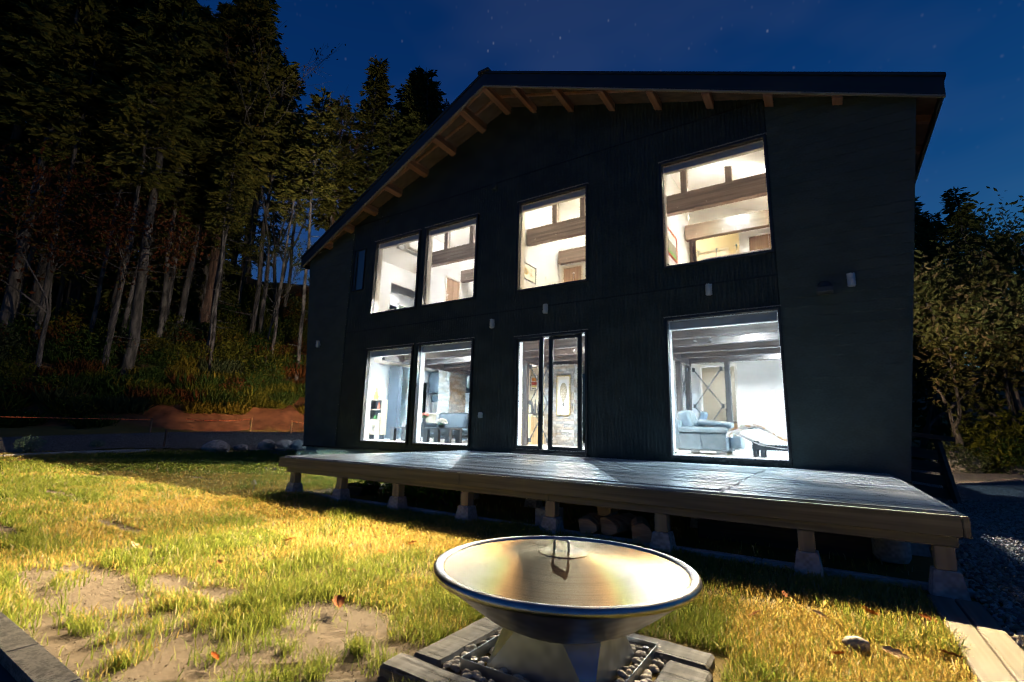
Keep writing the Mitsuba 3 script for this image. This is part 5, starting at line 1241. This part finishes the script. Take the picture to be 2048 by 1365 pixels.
def broadleaf(seed, h, trunk_r, bark, leaf_L, n_leaf, cols, spread=0.32, fork=0.35, levels=3, up=0.9, leafr=0.5):
    r = np.random.default_rng(seed); ms, tips = [], []
    P, R = limb([0, 0, -0.2], [r.normal(0, .05), r.normal(0, .05), 1], h * fork + 0.2, trunk_r, trunk_r * 0.72, 7, 0.05, r=r); trunk = tube(P, R, 8)
    todo = [(P[-1], P[-1] - P[-2], h * (1 - fork), trunk_r * 0.62, 1)]
    while todo:
        o, d, L, rad, lev = todo.pop(); d = d / np.linalg.norm(d)
        for _ in range(r.integers(2, 5) if lev < levels else 3):
            dd = d * up + r.normal(0, spread * 1.6, 3) + np.array([0, 0, 0.25]); ll = L * r.uniform(0.35, 0.62)
            P, R = limb(o, dd, ll, rad * 0.8, rad * 0.35, 5, 0.13, r=r); ms.append(tube(P, R, 5, False))
            if lev < levels: todo.append((P[-1], P[-1] - P[-2], L * 0.72, rad * 0.5, lev + 1)); tips.append(P[3:])
            else: tips.append(P[1:])
    out = {'trunk': mikit.ply(trunk, bark, smooth=True), 'branches': mikit.ply(cat_(ms), bark, smooth=True)}
    if n_leaf:
        tp = np.vstack(tips); c = tp[r.integers(0, len(tp), n_leaf)] + r.normal(0, leafr, (n_leaf, 3)) * [1, 1, 0.8]
        c[:, 2] = np.maximum(c[:, 2], 0.3)
        d = r.normal(size=(n_leaf, 3)); d[:, 2] -= 0.5; L = leaf_L * r.uniform(0.6, 1.25, n_leaf); v, f = leaf_tris(c, d, L, L * 0.42)
        cols = np.array(cols); k = r.random((n_leaf, 1)); cc = cols[0] * (1 - k) + cols[1] * k
        if len(cols) > 2: cc = np.where(r.random((n_leaf, 1)) < 0.22, cols[2], cc)
        out['crown'] = mikit.ply((v, f), 'mat_foliage', color=np.repeat(cc, 4, 0))
    return out


def bush(seed, n, rad, hh, L, cols, wfac=0.4, stems=8):
    r = np.random.default_rng(seed); ms = []
    for _ in range(stems):
        a = r.uniform(0, 6.28); P, R = limb([0, 0, -0.05], [math.cos(a) * .5, math.sin(a) * .5, 1], hh * r.uniform(.6, 1.0), 0.012, 0.004, 5, 0.15, r=r); ms.append(tube(P, R, 4, False))
    g = r.normal(size=(n, 3)); g /= np.linalg.norm(g, axis=1, keepdims=True); g *= (r.random((n, 1)) ** 0.4); lump = 0.65 + 0.7 * meshkit.fbm(g * 1.6 + seed, 3, seed)
    c = g * [rad, rad, hh * 0.55] * lump[:, None] + [0, 0, hh * 0.5]; c[:, 2] = np.abs(c[:, 2])
    d = r.normal(size=(n, 3)) + g * 0.8; LL = L * r.uniform(.6, 1.3, n); v, f = leaf_tris(c, d, LL, LL * wfac); cols = np.array(cols); k = r.random((n, 1)); cc = cols[0] * (1 - k) + cols[1] * k
    return {'stems': mikit.ply(cat_(ms), 'mat_bark_grey'), 'leaves': mikit.ply((v, f), 'mat_foliage', color=np.repeat(cc, 4, 0))}


def weeds(seed, n, rad, L, cols):
    r = np.random.default_rng(seed); a = r.uniform(0, 6.28, n); q = rad * np.sqrt(r.random(n)); c = np.stack([q * np.cos(a), q * np.sin(a), 0 * q], 1); LL = L * r.uniform(.5, 1.2, n)
    d = np.stack([r.normal(0, .45, n), r.normal(0, .45, n), np.ones(n)], 1); c = c + d * LL[:, None] * 0.45; v, f = leaf_tris(c, d, LL, LL * 0.07 + 0.006); cols = np.array(cols); k = r.random((n, 1)); cc = cols[0] * (1 - k) + cols[1] * k
    return {'blades': mikit.ply((v, f), 'mat_foliage', color=np.repeat(cc, 4, 0))}


OLIVE = ((0.045, 0.055, 0.014), (0.14, 0.12, 0.028))
group_of('proto_cedar', **conifer(1, 20, 0.50, 2.7, 'mat_bark_grey', 1.35))
group_of('proto_pine', **conifer(2, 20, 0.42, 2.9, 'mat_bark_red', 1.5, OLIVE, 0.25))
group_of('proto_larch', **conifer(3, 21, 0.30, 2.3, 'mat_bark_grey', 1.0, ((0.03, 0.045, 0.012), (0.11, 0.09, 0.022)), 0.16))
group_of('proto_spruce', **conifer(4, 20, 0.56, 2.5, 'mat_bark_grey', 1.35))
group_of('proto_dense', **conifer(14, 19, 0.10, 3.2, 'mat_bark_grey', 0.8))
group_of('proto_pole', **conifer(15, 16, 0.62, 1.3, 'mat_bark_pale', 0.7, OLIVE, 0.085))
group_of('proto_stem', **conifer(16, 15, 0.55, 1.5, 'mat_bark_grey', 0.8, OLIVE, 0.10))
group_of('proto_birch', **broadleaf(5, 15, 0.13, 'mat_bark_pale', 0.20, 900, [(0.05, 0.06, 0.012), (0.13, 0.10, 0.02)], 0.26, 0.55, 3, 1.1, 0.6))
group_of('proto_bare', **broadleaf(6, 14, 0.14, 'mat_bark_grey', 0.18, 320, [(0.10, 0.045, 0.015), (0.16, 0.075, 0.022)], 0.30, 0.35, 4, 1.1, 0.15))
group_of('proto_thin', **broadleaf(8, 9, 0.06, 'mat_bark_pale', 0.20, 1500, [(0.04, 0.055, 0.012), (0.12, 0.11, 0.02)], 0.34, 0.45, 3, 0.9, 0.2))
group_of('proto_maple', **broadleaf(9, 7, 0.08, 'mat_bark_grey', 0.18, 2600, [(0.05, 0.018, 0.010), (0.11, 0.035, 0.016), (0.08, 0.05, 0.018)], 0.42, 0.3, 3, 0.7, 0.32))
group_of('proto_bigleaf', **broadleaf(10, 6.6, 0.12, 'mat_bark_grey', 0.21, 6500, [(0.045, 0.055, 0.018), (0.10, 0.09, 0.030), (0.13, 0.095, 0.045)], 0.34, 0.2, 3, 0.9, 0.42))
group_of('proto_oak', **broadleaf(12, 11, 0.20, 'mat_bark_grey', 0.22, 6500, [(0.03, 0.045, 0.012), (0.08, 0.08, 0.02)], 0.40, 0.3, 3, 0.8, 0.42))
GREENS = [((0.020, 0.042, 0.012), (0.06, 0.10, 0.022)), ((0.05, 0.06, 0.012), (0.15, 0.15, 0.022)), ((0.10, 0.085, 0.014), (0.22, 0.17, 0.026)), ((0.08, 0.03, 0.012), (0.15, 0.06, 0.022)), ((0.03, 0.045, 0.02), (0.09, 0.11, 0.05))]
for i, g_ in enumerate(GREENS):
    group_of(f'proto_bush{i}', **bush(40 + i, 520, 0.8, 1.3, 0.17, g_)); group_of(f'proto_weed{i}', **weeds(60 + i, 260, 0.7, 0.75, g_))


def plant(name, proto, x, y, s=1.0, rot=0.0, label=None, cat=None, group=None, kind=None, dz=0.0, sz=None):
    k = key_for(name)
    scene[k] = {'type': 'instance', 'to_world': T().translate([x, y, float(H(x, y)) + dz]).rotate([0, 0, 1], rot).scale([s, s, sz or s]), 'shapegroup': ref('proto_' + proto)}
    tag(k, label, cat, group, kind)
    for part in ('branches', 'crown', 'stems', 'leaves', 'blades'):
        if part in scene['proto_' + proto]: labels[f'{k}__{part}'] = {'kind': 'stuff'}
    return k


# ------------------------------------------------------------------ the forest on the left
FG = 'trees of the forest slope left of the house'
for name, proto, x, y, s, rot, label, cat in [
    ('cedar_tree', 'cedar', -25.6, -0.85, 1.30, 10, 'thick grey trunked conifer, broadest trunk of the left forest', 'tree'),
    ('birch_tree', 'pole', -22.1, -0.95, 0.95, 40, 'slender pale trunk ending bare, right of the broadest trunk', 'tree'),
    ('cedar_tree', 'spruce', -20.5, 0.04, 1.00, 80, 'grey conifer whose trunk meets the slope lowest, above the yellow weeds', 'tree'),
    ('birch_tree', 'pole', -21.8, 1.45, 1.15, 130, 'pale straight trunk just right of the lowest grey conifer', 'tree'),
    ('cedar_tree', 'spruce', -24.5, 0.53, 1.02, 200, 'grey conifer trunk behind the slender pale trunk', 'tree'),
    ('cedar_tree', 'cedar', -27.4, 3.0, 1.0, 20, 'conifer high on the slope left of the reddish pine', 'tree'),
    ('pine_tree', 'pine', -22.4, 3.63, 1.06, 55, 'tall reddish pine that tops the forest edge against the sky', 'tree'),
    ('thin_tree', 'pole', -19.9, 2.81, 0.80, 33, 'thin white twin trunk in front of the reddish pine', 'tree'),
    ('thin_tree', 'pole', -19.3, 2.75, 0.74, 170, 'thin white trunk nearest the lit earth bank', 'tree'),
    ('cedar_tree', 'larch', -22.3, 2.5, 0.95, 250, 'narrow conifer between the pale trunk and the reddish pine', 'tree'),
    ('bare_tree', 'bare', -22.6, 7.27, 0.95, 0, 'forked nearly bare tree left of the house corner', 'tree'),
    ('bare_tree', 'bare', -24.1, 8.4, 0.95, 120, 'leaning bare tree behind the forked one', 'tree'),
    ('bare_tree', 'bare', -21.6, 6.1, 1.0, 230, 'bare tree with rusty leaves beside the pine crown', 'tree'),
    ('larch_tree', 'larch', -22.2, 13.1, 1.03, 60, 'tall conifer left of the two rising over the roof slope', 'tree'),
    ('larch_tree', 'larch', -21.7, 16.7, 1.06, 150, 'tall conifer right of the two rising over the roof slope', 'tree'),
    ('larch_tree', 'pine', -22.8, 10.9, 0.86, 240, 'shorter conifer between the bare trees and the roof conifers', 'tree'),
    ('larch_tree', 'larch', -21.5, 19.7, 0.98, 10, 'conifer top just showing over the roof line', 'tree'),
    ('cedar_tree', 'cedar', -23.2, -3.3, 1.0, 300, 'conifer at the far left edge with a forked grey trunk', 'tree'),
    ('maple_tree', 'maple', -21.0, -2.6, 1.25, 15, 'dark red leaved maple under the conifers at the far left', 'tree'),
    ('maple_tree', 'maple', -21.8, -0.2, 1.10, 100, 'dark red maple between the two thickest left trunks', 'tree'),
    ('thin_tree', 'thin', -23.4, -1.8, 0.8, 70, 'twin stemmed sapling with yellowing leaves at the far left', 'tree'),
    ('thin_tree', 'thin', -20.3, 5.6, 0.75, 200, 'leafy sapling beside the house corner in the forest edge', 'tree'),
    ('thin_tree', 'thin', -23.8, 2.0, 0.95, 300, 'leafy sapling among the trunks in the middle of the slope', 'tree'),
    ('pine_tree', 'pine', -26.0, 5.0, 1.0, 190, 'pine behind the reddish one, higher on the slope', 'tree')]:
    plant(name, proto, x, y, s, rot, label, cat, FG, dz=-0.15)
rf_ = np.random.default_rng(77)
for i in range(58):
    t_, b_ = rf_.uniform(30, 44), rf_.uniform(-94, -61) if i < 48 else rf_.uniform(-53, -44)
    x, y = 4.4 + t_ * math.sin(math.radians(b_)), -8.1 + t_ * math.cos(math.radians(b_))
    plant('forest_tree', ['dense', 'spruce', 'dense', 'cedar'][i % 4], x, y, rf_.uniform(0.85, 1.15), rf_.uniform(0, 360), 'dark conifer deep in the forest behind the front trunks', 'tree', 'dark conifers deep in the forest', dz=-0.2)
for i in range(22):
    t_, b_ = rf_.uniform(26, 34), rf_.uniform(-80, -55); x, y = 4.4 + t_ * math.sin(math.radians(b_)), -8.1 + t_ * math.cos(math.radians(b_))
    plant('slender_tree', ['pole', 'stem', 'stem'][i % 3], x, y, rf_.uniform(0.85, 1.25), rf_.uniform(0, 360), 'slender straight trunk among the front trees of the forest', 'tree', 'slender trunks among the forest trees', dz=-0.2)
# undergrowth: one mass on the slope
k = 0
for i in range(1050):
    t_, b_ = 19.5 + 17 * rf_.random() ** 1.6, rf_.uniform(-83, -48)
    x, y = 4.4 + t_ * math.sin(math.radians(b_)), -8.1 + t_ * math.cos(math.radians(b_))
    s_ = (x - 4.4) * -0.906 + (y + 8.1) * 0.423
    if s_ < (23.5 if b_ > -71.5 else 22.5) + 0.45 * math.sin(y * 1.7) + rf_.uniform(-0.3, 1.1): continue
    low = s_ < 26
    tone = rf_.choice([0, 1, 2, 3, 4], p=[.36, .30, .14, .12, .08]) if (b_ > -72) else rf_.choice([0, 1, 3, 4], p=[.55, .2, .15, .1])
    pr_ = f'weed{tone}' if (low and rf_.random() < 0.75) or rf_.random() < 0.25 else f'bush{tone}'
    k += 1; sc_ = rf_.uniform(0.55, 1.15) * (0.85 if low else 1.1)
    scene[f'undergrowth__{k:03d}'] = {'type': 'instance', 'to_world': T().translate([x, y, float(H(x, y)) - 0.08]).rotate([0, 0, 1], rf_.uniform(0, 360)).scale(sc_), 'shapegroup': ref('proto_' + pr_)}
tag('undergrowth', 'mass of shrubs and weeds covering the forest slope', None, None, 'stuff')
SG = 'shrubs standing out of the slope'
for x, y, s, pr_, lb in [(-22.6, -1.6, 1.2, 'bush2', 'yellow green shrub under the twin sapling at the far left'), (-21.3, 0.9, 1.0, 'bush2', 'amber shrub between the grey conifer and the pale trunk'), (-20.2, 1.75, 0.9, 'bush1', 'lime green shrub above the earth bank'),
                         (-21.4, 2.6, 0.9, 'bush3', 'rust red shrub below the pale straight trunk'), (-20.4, 4.35, 1.0, 'bush2', 'bright yellow shrub right of the thin white trunks'), (-19.2, 5.1, 0.9, 'bush3', 'rusty shrub near the house corner'), (-21.6, 4.0, 1.1, 'bush1', 'yellow green shrub at the foot of the reddish pine')]:
    plant('shrub', pr_, x, y, s, 0, lb, 'shrub', SG)
# planting near the lawn
group_of('proto_fescue', **weeds(71, 420, 0.30, 0.34, ((0.16, 0.24, 0.22), (0.28, 0.38, 0.34)))); group_of('proto_low', **bush(72, 700, 0.34, 0.42, 0.05, ((0.10, 0.17, 0.11), (0.17, 0.26, 0.17)))); group_of('proto_leafy', **bush(73, 160, 0.22, 0.22, 0.07, ((0.04, 0.10, 0.02), (0.08, 0.20, 0.03))))
plant('fescue_clump', 'fescue', -6.0, -0.75, 1.0, 0, 'blue grey grass clump by the left house corner, farther one', 'ornamental grass', 'grass clumps by the foundation'); plant('fescue_clump', 'fescue', -5.35, -0.7, 1.15, 90, 'blue grey grass clump nearer the deck', 'ornamental grass', 'grass clumps by the foundation')
plant('rounded_bush', 'low', -12.2, -4.35, 1.0, 0, 'rounded grey green bush at the far left edge of the lawn', 'bush'); plant('small_bush', 'low', -12.6, -2.9, 0.55, 60, 'tiny olive bush right of the rounded grey green one', 'bush')
for i, (x, y) in enumerate(((-1.1, -3.3), (-0.55, -3.2), (-0.2, -3.45), (0.35, -3.3))):
    plant('weed', 'leafy', x, y, 0.9 + 0.2 * i, i * 50, ['first', 'second', 'third', 'fourth'][i] + ' leafy weed from the left under the deck', 'weed', 'leafy weeds under the deck')

# ------------------------------------------------------------------ behind the house on the right
RG = 'trees and shrubs behind the gravel drive'
plant('broadleaf_tree', 'bigleaf', 8.0, 13.2, 1.05, 20, 'broad tree with large browning leaves right of the house', 'tree', RG)
plant('broadleaf_tree', 'bigleaf', 7.1, 14.6, 1.1, 140, 'large leaved tree half hidden by the right house corner', 'tree', RG)
plant('broadleaf_tree', 'bigleaf', 9.9, 15.6, 1.15, 250, 'browning tree at the right picture edge behind the shrubs', 'tree', RG)
plant('oak_tree', 'oak', 10.5, 17.2, 0.95, 80, 'dark broadleaf tree behind the browning one at the right edge', 'tree', RG); plant('oak_tree', 'oak', 12.5, 20.5, 1.05, 200, 'dark tree with leafy twigs against the sky at the far right', 'tree', RG)
plant('conifer', 'larch', 8.6, 18.6, 0.52, 30, 'conifer rising behind the right house corner', 'tree', RG); plant('conifer', 'pine', 9.6, 21.5, 0.58, 200, 'dark pine behind the browning tree', 'tree', RG); plant('conifer', 'spruce', 11.2, 24.0, 0.62, 80, 'dark conifer deepest in the right background', 'tree', RG)
plant('conifer', 'dense', 7.9, 17.0, 0.60, 90, 'dense dark conifer between the house corner and the oaks', 'tree', RG); plant('conifer', 'dense', 9.9, 18.6, 0.62, 210, 'dense dark conifer filling the middle of the right background', 'tree', RG)
plant('conifer', 'cedar', 7.4, 22.0, 0.60, 10, 'conifer directly behind the house corner on the right', 'tree', RG)
rg = np.random.default_rng(88)
for i, (x, y, s, pr_, lb) in enumerate([(9.6, 14.6, 1.6, 'bush1', 'large yellow green shrub at the right edge'), (8.5, 13.4, 1.1, 'bush1', 'green shrub below the browning tree'), (9.0, 13.3, 0.9, 'bush0', 'darker green shrub between two yellow green ones'), (10.6, 15.5, 1.6, 'bush1', 'shrub cut off by the right picture edge'), (7.4, 12.6, 0.8, 'bush4', 'pale green shrub beside the trestle'), (8.0, 12.3, 0.55, 'bush4', 'low whitish green plant in front of the grey boulder')]):
    plant('shrub', pr_, x, y, s, i * 70, lb, 'shrub', RG)
k = 0
for i in range(70):
    x, y = rg.uniform(6.2, 12.5), rg.uniform(13.0, 16.5); k += 1
    if y < 12.4 + 0.35 * (x - 6.2): continue
    scene[f'ground_cover__{k:03d}'] = {'type': 'instance', 'to_world': T().translate([x, y, float(H(x, y)) - 0.05]).rotate([0, 0, 1], rg.uniform(0, 360)).scale(rg.uniform(0.35, 0.75)), 'shapegroup': ref(f'proto_{rg.choice(["bush0", "bush1", "weed1", "bush4"])}')}
tag('ground_cover', 'low green plants bordering the back of the gravel drive', None, None, 'stuff')
for x, y, s in ((6.0, 27, 1.0), (13.5, 28, 1.0), (9.5, 29, 0.9)): plant('forest_tree', 'cedar', x, y, 0.6 * s, x * 30, 'dark conifer deep in the forest behind the front trunks', 'tree', 'dark conifers deep in the forest')
